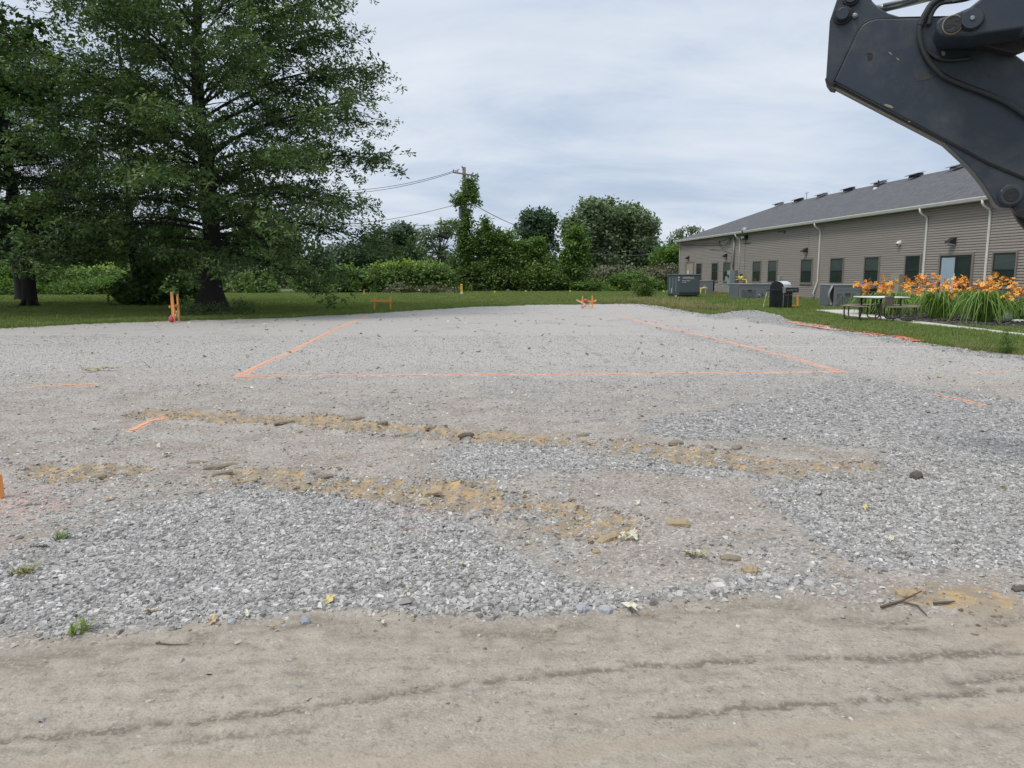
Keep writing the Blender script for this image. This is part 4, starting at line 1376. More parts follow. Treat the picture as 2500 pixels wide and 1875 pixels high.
p = at(1722, 724)
pipes((p.x, p.y, 0), BTH, 'yellow gas riser pipes on the grass right of the generator', [
    ('riser', [(0, 0, -0.02), (0, 0, 0.66)], 0.045, yel_m), ('cross_pipe', [(-0.42, 0, 0.55), (0.15, 0, 0.55)], 0.045, yel_m),
    ('riser', [(-0.34, 0, 0.0), (-0.34, 0, 0.55)], 0.04, yel_m), ('feed_pipe', [(-1.2, 0.3, 0.10), (-0.6, 0.1, 0.08), (0.0, -0.02, 0.07)], 0.035, yel_m),
    ('regulator', [(-0.12, 0, 0.50), (-0.12, 0, 0.58), (-0.12, 0, 0.66)], [0.06, 0.13, 0.05], yel_m), ('vent_cap', [(-0.12, 0, 0.66), (-0.08, 0, 0.78)], 0.03, galv_m)])
v = bl(-0.35, 56.2)
pipes((v.x, v.y, 0), BTH, 'yellow gas meter pipes on the wall above the far air conditioner', [
    ('riser', [(0, -0.9, 0.0), (0, -0.9, 1.12)], 0.045, yel_m), ('cross_pipe', [(0, -0.9, 1.12), (0, 1.1, 1.12)], 0.045, yel_m),
    ('cross_pipe', [(0, 1.1, 1.30), (0, -0.1, 1.30)], 0.04, yel_m), ('regulator', [(0, 0.0, 1.06), (0, 0.0, 1.22), (0, 0.0, 1.40)], [0.08, 0.2, 0.07], yel_m),
    ('pipe', [(0, 0.5, 1.12), (0, 0.5, 1.4)], 0.06, yel_m), ('vent_cap', [(0.02, 0.2, 1.40), (0.02, 0.2, 1.55)], 0.10, dark_m),
    ('riser', [(0.02, 0.9, 0.3), (0.02, 0.9, 1.12)], 0.05, dark_m)])


# ------------------------------------------------------------------ gas grill
ss_m = pmat('brushed_steel', (0.55, 0.55, 0.54), (0.42, 0.42, 0.42), scale=6, rough=0.28, metal=0.9, stretch=(1, 1, 14))
enam_m = pmat('black_enamel', (0.010, 0.011, 0.014), (0.016, 0.017, 0.020), scale=3, rough=0.22, spec=0.6)


lid_m = pmat('skylit_steel_lid', (0.78, 0.78, 0.77), (0.66, 0.66, 0.65), scale=5, rough=0.38, metal=0.45)  # sky reflection on the curved lid put into a paler, less metallic colour


def grill(loc, rz, label, full=True):
    g = thing('gas_grill', label, 'grill', loc, rz)
    # cabinet, x width, front at -y
    w, d, h = 0.72, 0.56, 0.76
    MB().bbox(-w / 2, w / 2, -d / 2, d / 2, 0.05, h).build('cabinet', enam_m, g, bevel=0.008)
    for sx in (-1, 1):
        dd = MB().bbox(min(sx * 0.008, sx * 0.34), max(sx * 0.008, sx * 0.34), -d / 2 - 0.018, -d / 2, 0.10, 0.66).build('door', enam_m, g, bevel=0.004)
        MB().bar((sx * 0.05, -d / 2 - 0.05, 0.60), (sx * 0.30, -d / 2 - 0.05, 0.60), 0.02, 0.025).build('handle', ss_m, dd)
        MB().bar((sx * 0.355, -d / 2 - 0.01, 0.06), (sx * 0.355, -d / 2 - 0.01, 0.74), 0.022, 0.02, (0, 1, 0)).build('trim', ss_m, g)
        MB().bbox(sx * 0.36, sx * 0.74, -d / 2 + 0.02, d / 2 - 0.05, h + 0.02, h + 0.06).build('side_shelf', ss_m if sx > 0 else enam_m, g, bevel=0.006)
    MB().bar((0, -d / 2 - 0.022, 0.08), (0, -d / 2 - 0.022, 0.68), 0.02, 0.01, (0, 1, 0)).build('trim', ss_m, g)
    MB().bbox(-0.38, 0.74, -d / 2 - 0.09, -d / 2 - 0.002, h - 0.06, h + 0.13).build('control_panel', enam_m, g, bevel=0.01)
    MB().bbox(-0.39, -0.37, -d / 2 - 0.10, -d / 2 + 0.02, h - 0.06, h + 0.14).build('trim', ss_m, g)
    MB().bbox(-0.39, 0.75, -d / 2 - 0.10, -d / 2 + 0.05, h + 0.13, h + 0.155).build('trim', ss_m, g)
    for k in range(5):
        x = -0.22 + k * 0.13 + (0.12 if k == 4 else 0)
        MB().tube([(x, -d / 2 - 0.09, h + 0.03), (x, -d / 2 - 0.135, h + 0.03)], 0.030, 10).build('knob', ss_m, g)
    # fire box and curved lid
    MB().bbox(-0.37, 0.37, -d / 2 + 0.0, d / 2, h, h + 0.12).build('firebox', enam_m, g)
    prof = [(-d / 2 + 0.01, h + 0.12)]
    for k in range(9):
        a = PI * (0.02 + 0.96 * k / 8)
        prof.append((-math.cos(a) * 0.27 * 1.0 + 0.0, h + 0.13 + math.sin(a) ** 0.75 * 0.27))
    prof.append((d / 2 - 0.01, h + 0.12))
    # extrude along x
    mb = MB(); n = len(prof)
    for x0, x1, nm, m_ in ((-0.37, -0.33, 'lid_end', enam_m), (-0.33, 0.33, 'lid', ss_m), (0.33, 0.37, 'lid_end', enam_m)):
        mb = MB()
        vs = [(x0, y, z) for y, z in prof] + [(x1, y, z) for y, z in prof]
        fs = [tuple(range(n)), tuple(reversed(range(n, 2 * n)))] + [((i + 1) % n, i, i + n, (i + 1) % n + n) for i in range(n)]
        mb.add(vs, fs); mb.build(nm, m_ if m_ is enam_m else lid_m, g)
    MB().tube([(-0.30, -d / 2 - 0.06, h + 0.22), (0.30, -d / 2 - 0.06, h + 0.22)], 0.014, 8).tube([(-0.28, -d / 2 - 0.06, h + 0.22), (-0.28, -d / 2 + 0.02, h + 0.22)], 0.01, 6).tube([(0.28, -d / 2 - 0.06, h + 0.22), (0.28, -d / 2 + 0.02, h + 0.22)], 0.01, 6).build('lid_handle', ss_m, g)
    for sx in (-1, 1):
        for sy in (-1, 1):
            MB().tube([(sx * 0.31 - 0.012, sy * 0.22, 0.035), (sx * 0.31 + 0.012, sy * 0.22, 0.035)], 0.035, 10).build('caster', dark_m, g)
    return g


pc = (at(1876, 754) + at(1926, 754)) / 2
gg = grill((pc.x - 0.02, pc.y - 0.25, 0), R(44), 'black gas grill with a silver lid standing on the grass')
gg.scale = (1.12, 1.12, 1.04)
# hose looped over the side
hs = MB().tube([(pc.x - 0.72, pc.y - 0.1, 0.02), (pc.x - 0.60, pc.y - 0.05, 0.55), (pc.x - 0.54, pc.y, 0.72)], 0.025, 6)
hs.tube([(pc.x - 0.54, pc.y - 0.02, 0.70), (pc.x - 0.46, pc.y, 0.60), (pc.x - 0.50, pc.y, 0.45), (pc.x - 0.58, pc.y, 0.52), (pc.x - 0.54, pc.y - 0.02, 0.70)], 0.018, 6)
o = hs.build('hose', pmat('faded_yellow_green_hose', (0.45, 0.47, 0.16), rough=0.6)); tag(o, 'yellow green stick and looped hose leaning beside the gas grill', 'hose')
# round kettle grill behind the lilies
v = at(2118, 764)
k = thing('kettle_grill', 'round black kettle grill at the left end of the orange lilies', 'grill', (v.x, v.y, 0), 0)
MB().tube([(0, 0, 0.62), (0, 0, 0.68), (0, 0, 0.80), (0, 0, 0.86)], [0.12, 0.24, 0.30, 0.31], 18).build('bowl', enam_m, k, smooth=True)
MB().tube([(0, 0, 0.87), (0, 0, 0.98), (0, 0, 1.07), (0, 0, 1.11)], [0.315, 0.28, 0.17, 0.03], 18).build('lid', enam_m, k, smooth=True)
MB().tube([(-0.06, 0, 1.12), (0.06, 0, 1.12)], 0.015, 6).build('handle', dark_m, k)
for a in (0.3, 2.4, 4.5):
    MB().tube([(math.cos(a) * 0.16, math.sin(a) * 0.16, 0.66), (math.cos(a) * 0.30, math.sin(a) * 0.30, 0.0)], 0.014, 6).build('leg', galv_m, k)

# ------------------------------------------------------------------ picnic table
tm = pmat('brown_tube_steel', (0.075, 0.062, 0.050), (0.10, 0.085, 0.07), scale=12, rough=0.45, metal=0.3)
top_m = pmat('weathered_white_top', (0.74, 0.72, 0.68), (0.60, 0.58, 0.54), scale=4, rough=0.5)
seat_m = pmat('weathered_brown_seat', (0.22, 0.18, 0.13), (0.16, 0.135, 0.10), scale=8, rough=0.6)
cs_ = [at(2092, 724, .76), at(2144, 723, .76), at(2217, 730, .76), at(2160, 733, .76)]
cc = sum(cs_, Vector()) / 4
tb = thing('picnic_table', 'square white topped picnic table on bent brown tube legs beside the lilies', 'picnic table', (cc.x, cc.y, 0.055), R(14))
MB().bbox(-0.58, 0.58, -0.58, 0.58, 0.71, 0.745).build('tabletop', top_m, tb, bevel=0.01)
MB().bbox(-0.60, 0.60, -0.60, 0.60, 0.695, 0.71).build('rim', tm, tb)
for k in range(4):
    m = Matrix.Rotation(k * PI / 2, 3, 'Z')
    def T(x, y, z): return m @ Vector((x, y, z))
    MB().box(T(0.0, -0.98, 0.45), (0.98, 0.30, 0.035), Euler((0, 0, k * PI / 2)).to_matrix()).build('seat', seat_m, tb, bevel=0.01)
    for sx in (-0.36, 0.36):
        pts = [T(sx, -0.45, 0.69), T(sx, -0.45, 0.30), T(sx, -0.46, 0.12), T(sx, -0.52, 0.05), T(sx, -0.60, 0.025), T(sx, -0.90, 0.025), T(sx, -1.00, 0.05), T(sx, -1.05, 0.12), T(sx, -1.06, 0.30), T(sx, -1.04, 0.43)]
        MB().tube(pts, 0.023, 8).build('leg', tm, tb, smooth=True)
MB().box((-0.30, -0.70, 0.60), (0.46, 0.03, 0.36), (0.15, 0, 0.3)).build('hanging_panel', seat_m, tb)

# ================================================================== vegetation
bark_m = pmat('dark_bark', (0.016, 0.0135, 0.012), (0.036, 0.031, 0.027), scale=6, rough=0.95, bump=0.8, bscale=20, stretch=(1, 1, 0.25))
OAK = leaf_mat('pin_oak_leaves', (0.036, 0.074, 0.026), (0.098, 0.160, 0.048), (0.180, 0.235, 0.080), trans=0.28, nscale=0.7)
DARKLEAF = leaf_mat('dark_spruce_foliage', (0.010, 0.022, 0.014), (0.020, 0.040, 0.020), trans=0.12)
MAPLE = leaf_mat('maple_leaves', (0.030, 0.065, 0.018), (0.070, 0.125, 0.028), (0.12, 0.17, 0.040), trans=0.30)
BRIGHT = leaf_mat('bright_leaves', (0.065, 0.125, 0.025), (0.120, 0.200, 0.040), (0.17, 0.25, 0.055), trans=0.35)
VINE = leaf_mat('vine_leaves', (0.070, 0.125, 0.034), (0.130, 0.200, 0.050), (0.20, 0.27, 0.07), trans=0.3)
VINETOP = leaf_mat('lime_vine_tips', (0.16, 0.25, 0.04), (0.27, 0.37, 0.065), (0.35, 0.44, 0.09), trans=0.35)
FARTREE = leaf_mat('far_tree_leaves', (0.105, 0.152, 0.085), (0.160, 0.215, 0.108), (0.20, 0.26, 0.13), trans=0.2, nscale=0.2)  # distance haze put into the paler, greyer leaf colour
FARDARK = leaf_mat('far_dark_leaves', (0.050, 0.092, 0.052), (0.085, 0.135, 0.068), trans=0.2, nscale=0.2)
BROWNV = leaf_mat('brown_tangle', (0.095, 0.105, 0.05), (0.15, 0.14, 0.085), (0.12, 0.16, 0.055), trans=0.15)


def bez_limb(p0, az, reach, rise, droop, n=7, wob=0.0, rg=None):
    pts = []
    dirv = Vector((math.cos(az), math.sin(az), 0)); side = Vector((-dirv.y, dirv.x, 0))
    w1 = (rg.uniform(-1, 1) if rg else 0) * wob; w2 = (rg.uniform(-1, 1) if rg else 0) * wob
    for i in range(n + 1):
        t = i / n
        p = Vector(p0) + dirv * reach * t + Vector((0, 0, rise * t - droop * t * t)) + side * (w1 * math.sin(PI * t) + w2 * math.sin(2 * PI * t))
        pts.append(p)
    return pts


def limb_tree(name, label, base, H, tr, prof, z0, nl, leafmat, seed, lean=(0, 0), rise=(0.05, 1.1), droop=(0.35, 0.1), subs=11, sprays=12, ss=(0.8, 1.3), spray=None, group=None, flare=1.6, back=0.0, keep=None, twig=True, cat='tree', leaders=3, skirt=None):
    rg = np.random.default_rng(seed)
    th = thing(name, label, cat, base, 0, group)
    H0 = H
    axis = lambda z: Vector((lean[0] * z + 0.10 * math.sin(z * 0.7 + seed), lean[1] * z + 0.10 * math.cos(z * 0.55 + seed), z))
    zs = [-0.15, 0.0, 0.12, 0.3, 0.55, 0.9, 1.5] + [1.5 + (H * 0.96 - 1.5) * i / 12 for i in range(1, 13)]
    rad = []
    for z in zs:
        f = max(0.03, 1 - max(0, z - 1.0) / (H * 0.98))
        rr = tr * f ** 0.9
        if z < 1.5: rr = tr * (1 + (flare - 1) * max(0, 1 - z / 1.5) ** 2.2)
        rad.append(rr)
    mb = MB().tube([axis(z) for z in zs], rad, 12)
    # root flare
    for k in range(6):
        a = k * 1.05 + rg.uniform(-.2, .2)
        d = Vector((math.cos(a), math.sin(a), 0))
        mb.tube([d * tr * 0.7 + Vector((0, 0, 0.35)), d * tr * 1.3 + Vector((0, 0, 0.10)), d * tr * 2.1 + Vector((0, 0, -0.06))], [tr * 0.4, tr * 0.30, tr * 0.12], 6)
    limbs = MB(); tw = MB()
    pts = []
    for i in range(nl):
        u = (i + rg.uniform(0, .6)) / nl
        z = z0 + (H * 0.93 - z0) * u ** 1.15
        az = i * 2.39996 + rg.uniform(-.35, .35)
        k = u ** 0.8
        rs = rise[0] + (rise[1] - rise[0]) * k
        dp = droop[0] + (droop[1] - droop[0]) * k
        tipz = z + 0.0
        Rr = prof(z) * rg.uniform(0.80, 1.06)
        # use the profile at the tip
        for _ in range(2):
            tipz = z + Rr * (rs - dp); Rr = 0.5 * Rr + 0.5 * prof(max(0.3, tipz)) * rg.uniform(0.88, 1.05)
        if Rr < 0.4: Rr = 0.4
        if keep is not None and not keep(az, z, Rr): continue
        p0 = axis(z)
        rl = max(0.02, tr * 0.25 * (1 - 0.75 * u)) * (Rr / 7) ** 0.4
        L_ = bez_limb(p0, az, Rr, Rr * rs, Rr * dp, 8, 0.10 * Rr, rg)
        limbs.tube(L_, [rl * (1 - 0.85 * (q / 8)) for q in range(9)], 6, caps=False)
        ns = max(4, int(subs * Rr / 6))
        for j in range(ns):
            t = 0.22 + 0.78 * (j + rg.uniform(0, .8)) / ns
            t = min(t, 1.0)
            ii = min(7, int(t * 8)); pp = L_[ii].lerp(L_[ii + 1], t * 8 - ii) if t < 1 else L_[8]
            sg = 1 if j % 2 else -1
            a2 = az + sg * rg.uniform(0.45, 1.15) * (1 - 0.5 * t)
            r2 = Rr * rg.uniform(0.20, 0.38) * (1.15 - 0.55 * t)
            r2 = min(r2, 2.6)
            S_ = bez_limb(pp, a2, r2, r2 * rg.uniform(-0.05, 0.45) * (0.6 + rs * 0.5), r2 * rg.uniform(0.1, 0.5) * (0.5 + dp), 4, 0.06 * r2, rg)
            limbs.tube(S_, [rl * 0.34 * (1 - 0.2 * q) + 0.004 for q in range(5)], 4, caps=False)
            nq = max(4, int(sprays * r2 / 1.6))
            # leaves sit in pads towards the twig ends, with gaps between
            pads = [0.5, 0.98] if r2 > 1.0 else [0.85]
            for pt_ in pads:
                ii = min(3, int(pt_ * 4)); bp_ = S_[ii].lerp(S_[ii + 1], pt_ * 4 - ii)
                pr = min(0.62, 0.26 + 0.16 * r2) * rg.uniform(0.7, 1.15)
                for q in range(max(3, int(nq * 1.05 / len(pads)))):
                    off = Vector((rg.normal(0, pr), rg.normal(0, pr), rg.normal(0, pr * 0.42) - 0.05))
                    pe = bp_ + off
                    pts.append(pe)
                    if twig and q % 3 == 0: tw.tube([bp_, pe], [0.011, 0.004], 3, caps=False)
    if skirt is not None:
        pts += skirt(rg)
    mb.build('trunk', bark_m, th, smooth=True)
    o = limbs.build('limbs', bark_m, th); o['kind'] = 'stuff'
    if twig:
        o = tw.build('twigs', bark_m, th); o['kind'] = 'stuff'
    A = np.array([tuple(p) for p in pts]); A = A[A[:, 2] > 0.35]
    n = len(A)
    sv = spray or [leaf_spray(rg, 24, 0.30, 0.165, 0.070, 0.42, 0.2) for _ in range(6)]
    rot = np.stack([rg.normal(0, .35, n), rg.normal(0, .35, n), rg.uniform(0, 6.28, n)], -1)
    o = scatter('crown', sv, A, rot, rg.uniform(ss[0], ss[1], n), leafmat, th, rng=rg)
    o['kind'] = 'stuff'
    print(name, 'sprays', n)
    return th


def lerp_prof(tab):
    zs = [a for a, b in tab]; rs = [b for a, b in tab]
    return lambda z: float(np.interp(z, zs, rs))


rg0 = np.random.default_rng(99)
# the big pin oak
pb = at(521, 765)
oakprof = lerp_prof([(0.6, 4.5), (1.5, 5.6), (2.5, 6.4), (4, 6.6), (6, 6.75), (8, 6.55), (10, 6.1), (12, 5.5), (14, 4.6), (16, 2.8), (18, 0.8)])
limb_tree('oak_tree', 'large spreading oak with a thick flared trunk at the edge of the gravel', (pb.x, pb.y, 0), 17.5, 0.36, oakprof, 2.3, 92, OAK, 5,
          rise=(0.10, 1.45), droop=(0.46, 0.16), subs=14, sprays=10, ss=(0.75, 1.25), flare=2.6)
# slim tree behind it
pb2 = at(337, 744)
limb_tree('oak_tree', 'slim straight trunked tree left of and behind the big oak', (pb2.x, pb2.y, 0), 15.5, 0.22,
          lerp_prof([(1, 1.8), (3, 3.8), (6, 4.6), (10, 4.2), (13, 2.8), (16, .6)]), 4.0, 26, OAK, 8, rise=(0.1, 1.2), droop=(0.35, 0.1), subs=8, sprays=6, ss=(0.75, 1.15), flare=1.2)
# leaning tree at left with dark needles
pb3 = at(74, 750)
needle = [leaf_spray(rg0, 30, 0.42, 0.20, 0.028, 0.35, 0.5) for _ in range(4)]
limb_tree('spruce_tree', 'very dark evergreen with a leaning trunk on the lawn at left', (pb3.x, pb3.y, 0), 12.5, 0.29,
          lerp_prof([(1, 2.2), (2.8, 4.9), (5, 4.9), (8, 3.8), (11, 1.9), (13, .4)]), 3.0, 50, DARKLEAF, 12, lean=(-0.045, 0.0), rise=(0.10, 0.25), droop=(0.30, 0.25), subs=12, sprays=13, ss=(0.9, 1.5), spray=needle, flare=1.25)
# broad maple reaching in from the left
limb_tree('maple_tree', 'broad leafy tree reaching in from the upper left corner', (-24.6, 29.5, 0), 17.0, 0.34,
          lerp_prof([(1, 2.5), (4, 5.0), (8, 6.6), (12, 6.2), (15, 4.2), (17, 1.2)]), 5.4, 40, MAPLE, 21, rise=(0.3, 1.0), droop=(0.3, 0.1), subs=12, sprays=10, ss=(0.9, 1.4),
          spray=[leaf_spray(rg0, 18, 0.36, 0.20, 0.15, 0.5) for _ in range(4)])
# low broadleaf behind spruce to fill the stand
limb_tree('oak_tree', 'tall thin crowned tree behind the dark evergreen at left', (-27.5, 43.0, 0), 15.0, 0.2,
          lerp_prof([(1, 1.5), (4, 3.2), (8, 3.8), (12, 3.0), (15, .8)]), 4.8, 16, OAK, 33, rise=(0.2, 0.9), droop=(0.3, 0.1), subs=9, sprays=6, ss=(1.0, 1.5))


def blob_points(rg, lobes, per_m2=7.0, inner=0.35):
    P_ = []
    for (c, r) in lobes:
        c = np.array(c); r = np.array(r)
        area = 4 * PI * ((r[0] * r[1]) ** 1.6 / 3 + (r[0] * r[2]) ** 1.6 / 3 + (r[1] * r[2]) ** 1.6 / 3) ** (1 / 1.6)
        n = int(area * per_m2)
        d = rg.normal(size=(n, 3)); d /= np.linalg.norm(d, axis=1)[:, None]
        k = rg.uniform(1 - inner, 1.04, n)[:, None]
        wob = 1 + 0.10 * np.sin(d[:, 0] * 5 + c[0]) * np.cos(d[:, 2] * 6 + c[1])
        q = c + d * r * k * wob[:, None]
        P_.append(q)
    A = np.concatenate(P_)
    return A


def core_mesh(lobes, k=0.72, seed=0):
    """leafy inner mass: the lobes shrunk"""
    mb = MB()
    for (c, r) in lobes:
        n, m = 9, 6
        vs = []; fs = []
        for j in range(m + 1):
            th_ = PI * j / m
            for i in range(n):
                a = 2 * PI * i / n
                w = 1 + 0.12 * math.sin(3 * a + j * 1.7 + c[0])
                vs.append((c[0] + r[0] * k * w * math.sin(th_) * math.cos(a), c[1] + r[1] * k * w * math.sin(th_) * math.sin(a), c[2] + r[2] * k * math.cos(th_)))
        for j in range(m):
            for i in range(n):
                a = j * n + i; b_ = j * n + (i + 1) % n
                fs.append((a, b_, b_ + n, a + n))
        mb.add(vs, fs)
    return mb


def lobe_tree(name, label, base, lobes, trunk, leafmat, seed, per=6.0, size=1.0, ll=0.24, lw=0.17, cat='tree', group=None, inner=0.35, core=0.7, nleaf=16, rad=0.45, flat=0.6, stems=0, topmat=None, topfn=None):
    rg = np.random.default_rng(seed)
    th = thing(name, label, cat, base, 0, group)
    if trunk:
        H, r = trunk
        mb = MB().tube([(0, 0, -0.1), (0.05, 0, H * 0.4), (0, 0.05, H)], [r, r * 0.8, r * 0.4], 8)
        for c, rr in lobes[:8]:
            mb.tube([(0, 0, H * 0.55), (c[0] * 0.5, c[1] * 0.5, (H * 0.6 + c[2]) / 2), (c[0] * 0.9, c[1] * 0.9, c[2])], [r * 0.4, r * 0.25, r * 0.1], 5)
        mb.build('trunk', bark_m, th)
    A = blob_points(rg, lobes, per, inner)
    A = A[A[:, 2] > 0.05]
    # drop points deep inside other lobes
    deep = np.zeros(len(A), bool)
    for c, r in lobes:
        q = (A - np.array(c)) / np.array(r)
        deep |= (q ** 2).sum(1) < (0.80 - inner) ** 2
    A = A[~deep]
    n = len(A)
    sv = [leaf_spray(rg, nleaf, rad, ll, lw, flat) for _ in range(4)]
    rot = np.stack([rg.normal(0, .4, n), rg.normal(0, .4, n), rg.uniform(0, 6.28, n)], -1)
    sc = rg.uniform(0.75, 1.3, n) * size
    if core:
        o = core_mesh(lobes, core).build('inner_foliage', leafmat, th); o['kind'] = 'stuff'
    if topmat is not None:
        tsel = topfn(A, rg)
        o = scatter('new_growth', sv, A[tsel] + np.array([0, 0, 0.08]), rot[tsel], sc[tsel], topmat, th, rng=rg); o['kind'] = 'stuff'
        A, rot, sc = A[~tsel], rot[~tsel], sc[~tsel]
    o = scatter('crown' if trunk else 'foliage', sv, A, rot, sc, leafmat, th, rng=rg)
    o['kind'] = 'stuff'
    return th


def px_lobes(Y, items, base, depth=0.8, rg=None):
    """items: (u, v, radius_u_px, radius_v_px) at distance Y"""
    out = []
    for it in items:
        u, v, ru, rv = it[:4]
        dy = it[4] if len(it) > 4 else 0.0
        c = atY(u, v, Y + dy)
        s = (Y + dy) / F_ / 1.0
        out.append(((c.x - base[0], c.y - base[1], c.z), (ru * s, ru * s * depth, rv * s)))
    return out


def far_tree(label, Y, u, items, mat, seed, trunk=None, **kw):
    c = atY(u, 700, Y)
    base = (c.x, Y, -0.1)
    lb = px_lobes(Y, items, base)
    return lobe_tree(kw.pop('name', 'broadleaf_tree'), label, base, lb, trunk, mat, seed, **kw)


def cauli(u, v, ru, rv, n, seed, k=0.38):
    """a rounded crown made of a core lobe and smaller ones over its outline"""
    rg = np.random.default_rng(seed)
    out = [(u, v, ru * 0.62, rv * 0.62)]
    for i in range(n):
        a = rg.uniform(-0.25, PI + 0.25) if i < n * 0.75 else rg.uniform(0, 2 * PI)
        rr = rg.uniform(0.52, 0.92)
        s = rg.uniform(0.5, 1.15) * k
        out.append((u + ru * rr * math.cos(a), v - rv * rr * math.sin(a), ru * s, rv * s, rg.uniform(-1, 1) * ru * 0.03))
    return out


FG = 'trees standing beyond the hedge'
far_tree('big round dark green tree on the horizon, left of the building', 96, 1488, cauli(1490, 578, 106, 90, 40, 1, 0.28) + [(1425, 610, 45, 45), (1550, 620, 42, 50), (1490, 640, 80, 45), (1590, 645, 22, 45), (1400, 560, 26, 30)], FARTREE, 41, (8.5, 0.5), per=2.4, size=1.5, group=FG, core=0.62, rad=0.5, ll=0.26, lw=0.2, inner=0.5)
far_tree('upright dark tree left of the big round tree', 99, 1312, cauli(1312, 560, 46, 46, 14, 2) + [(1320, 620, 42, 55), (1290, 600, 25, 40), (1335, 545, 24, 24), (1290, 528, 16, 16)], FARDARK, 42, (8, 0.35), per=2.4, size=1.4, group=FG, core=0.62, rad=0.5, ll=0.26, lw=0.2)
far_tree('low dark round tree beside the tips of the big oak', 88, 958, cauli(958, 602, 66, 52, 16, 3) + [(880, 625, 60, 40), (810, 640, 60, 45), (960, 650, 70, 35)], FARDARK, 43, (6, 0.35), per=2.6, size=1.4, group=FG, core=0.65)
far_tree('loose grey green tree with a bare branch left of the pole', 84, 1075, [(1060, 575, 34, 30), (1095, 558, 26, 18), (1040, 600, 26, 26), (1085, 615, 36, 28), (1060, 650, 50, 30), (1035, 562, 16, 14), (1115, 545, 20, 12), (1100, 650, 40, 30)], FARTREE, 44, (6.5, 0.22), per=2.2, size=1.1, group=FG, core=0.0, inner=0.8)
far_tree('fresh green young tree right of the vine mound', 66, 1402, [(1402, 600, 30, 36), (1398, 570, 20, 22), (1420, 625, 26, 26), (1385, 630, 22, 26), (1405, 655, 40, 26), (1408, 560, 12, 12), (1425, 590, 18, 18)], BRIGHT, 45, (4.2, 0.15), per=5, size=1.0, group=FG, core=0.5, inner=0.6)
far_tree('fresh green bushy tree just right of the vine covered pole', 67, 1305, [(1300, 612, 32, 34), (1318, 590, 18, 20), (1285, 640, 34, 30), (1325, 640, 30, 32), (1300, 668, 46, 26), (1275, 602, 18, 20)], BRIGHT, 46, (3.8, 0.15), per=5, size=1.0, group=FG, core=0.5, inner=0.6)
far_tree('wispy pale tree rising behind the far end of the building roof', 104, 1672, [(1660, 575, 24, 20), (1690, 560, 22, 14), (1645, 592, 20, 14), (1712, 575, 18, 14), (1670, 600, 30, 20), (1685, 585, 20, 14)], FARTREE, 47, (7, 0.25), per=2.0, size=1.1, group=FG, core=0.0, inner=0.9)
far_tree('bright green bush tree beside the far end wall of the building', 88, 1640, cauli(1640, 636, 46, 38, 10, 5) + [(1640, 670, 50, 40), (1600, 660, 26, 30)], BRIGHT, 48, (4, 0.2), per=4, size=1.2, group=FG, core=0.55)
for i, (u, v, ru, rv, m_, lab) in enumerate([(60, 560, 120, 95, MAPLE, 'dark leafy tree behind the lawn at the far left'), (230, 590, 100, 75, MAPLE, 'mid green tree behind the hedge between the two left trunks'),
                                            (420, 600, 90, 70, FARDARK, 'shaded tree behind the hedge just left of the big oak trunk'), (640, 600, 110, 75, FARTREE, 'green tree beyond the hedge behind the big oak branches')]):
    far_tree(lab, 86 + 2 * i, u, cauli(u, v + 20, ru, rv, 12, 60 + i) + [(u, v + 70, ru * .8, 50)], m_, 61 + i, (6, 0.3), per=2.2, size=1.4, group=FG, core=0.62)

# ---- hedges
def hedge(name, label, pts, depth, mat, seed, step=2.2, **kw):
    """pts: list of (u, v_top, Y) along the front"""
    rg = np.random.default_rng(seed)
    P3 = [(atY(u, v, Y)) for u, v, Y in pts]
    base = (P3[0].x, P3[0].y, -0.1)
    lobes = []
    for a, b in zip(P3[:-1], P3[1:]):
        ln = (b - a).length; k = max(1, int(ln / step))
        for i in range(k):
            p = a.lerp(b, (i + rg.uniform(0.2, .8)) / k)
            h = p.z + rg.uniform(-0.35, 0.15)
            r_ = step * rg.uniform(0.62, 0.95)
            lobes.append(((p.x - base[0], p.y - base[1] + depth * 0.5 + rg.uniform(-.3, .3), h * 0.62), (r_, depth * 0.6, h * 0.42)))
            lobes.append(((p.x - base[0] + rg.uniform(-.8, .8), p.y - base[1] + depth * 0.3 + rg.uniform(-.3, .5), h * 0.3), (r_, depth * 0.5, h * 0.36)))
    return lobe_tree(name, label, base, lobes, None, mat, seed, cat='hedge', **kw)


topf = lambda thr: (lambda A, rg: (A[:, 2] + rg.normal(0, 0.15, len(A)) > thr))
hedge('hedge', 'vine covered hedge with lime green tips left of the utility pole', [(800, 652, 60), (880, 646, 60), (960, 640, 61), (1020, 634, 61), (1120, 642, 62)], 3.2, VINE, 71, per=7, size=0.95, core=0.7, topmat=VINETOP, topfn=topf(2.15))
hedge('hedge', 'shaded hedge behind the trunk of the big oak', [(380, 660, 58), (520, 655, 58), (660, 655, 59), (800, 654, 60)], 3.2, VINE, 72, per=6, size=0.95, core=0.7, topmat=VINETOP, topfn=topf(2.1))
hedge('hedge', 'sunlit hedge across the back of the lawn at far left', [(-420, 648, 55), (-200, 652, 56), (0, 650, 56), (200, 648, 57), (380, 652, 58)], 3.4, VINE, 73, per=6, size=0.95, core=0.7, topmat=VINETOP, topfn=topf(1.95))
hedge('hedge', 'lower leafy front bushes along the hedge at left', [(-300, 690, 52), (0, 686, 53), (200, 682, 54), (380, 690, 55)], 2.0, BRIGHT, 74, per=6, size=0.8, core=0.6)
hedge('hedge', 'low bright green hedge right of the vine mound', [(1415, 678, 64), (1480, 668, 65), (1560, 672, 66), (1620, 680, 68)], 2.2, BRIGHT, 75, per=6, size=0.9, core=0.65)
hedge('hedge', 'brownish tangle of bare vines behind the low green hedge', [(1440, 660, 76), (1500, 652, 76), (1590, 648, 78), (1680, 650, 80)], 2.6, BROWNV, 76, per=5, size=1.0, core=0.6)
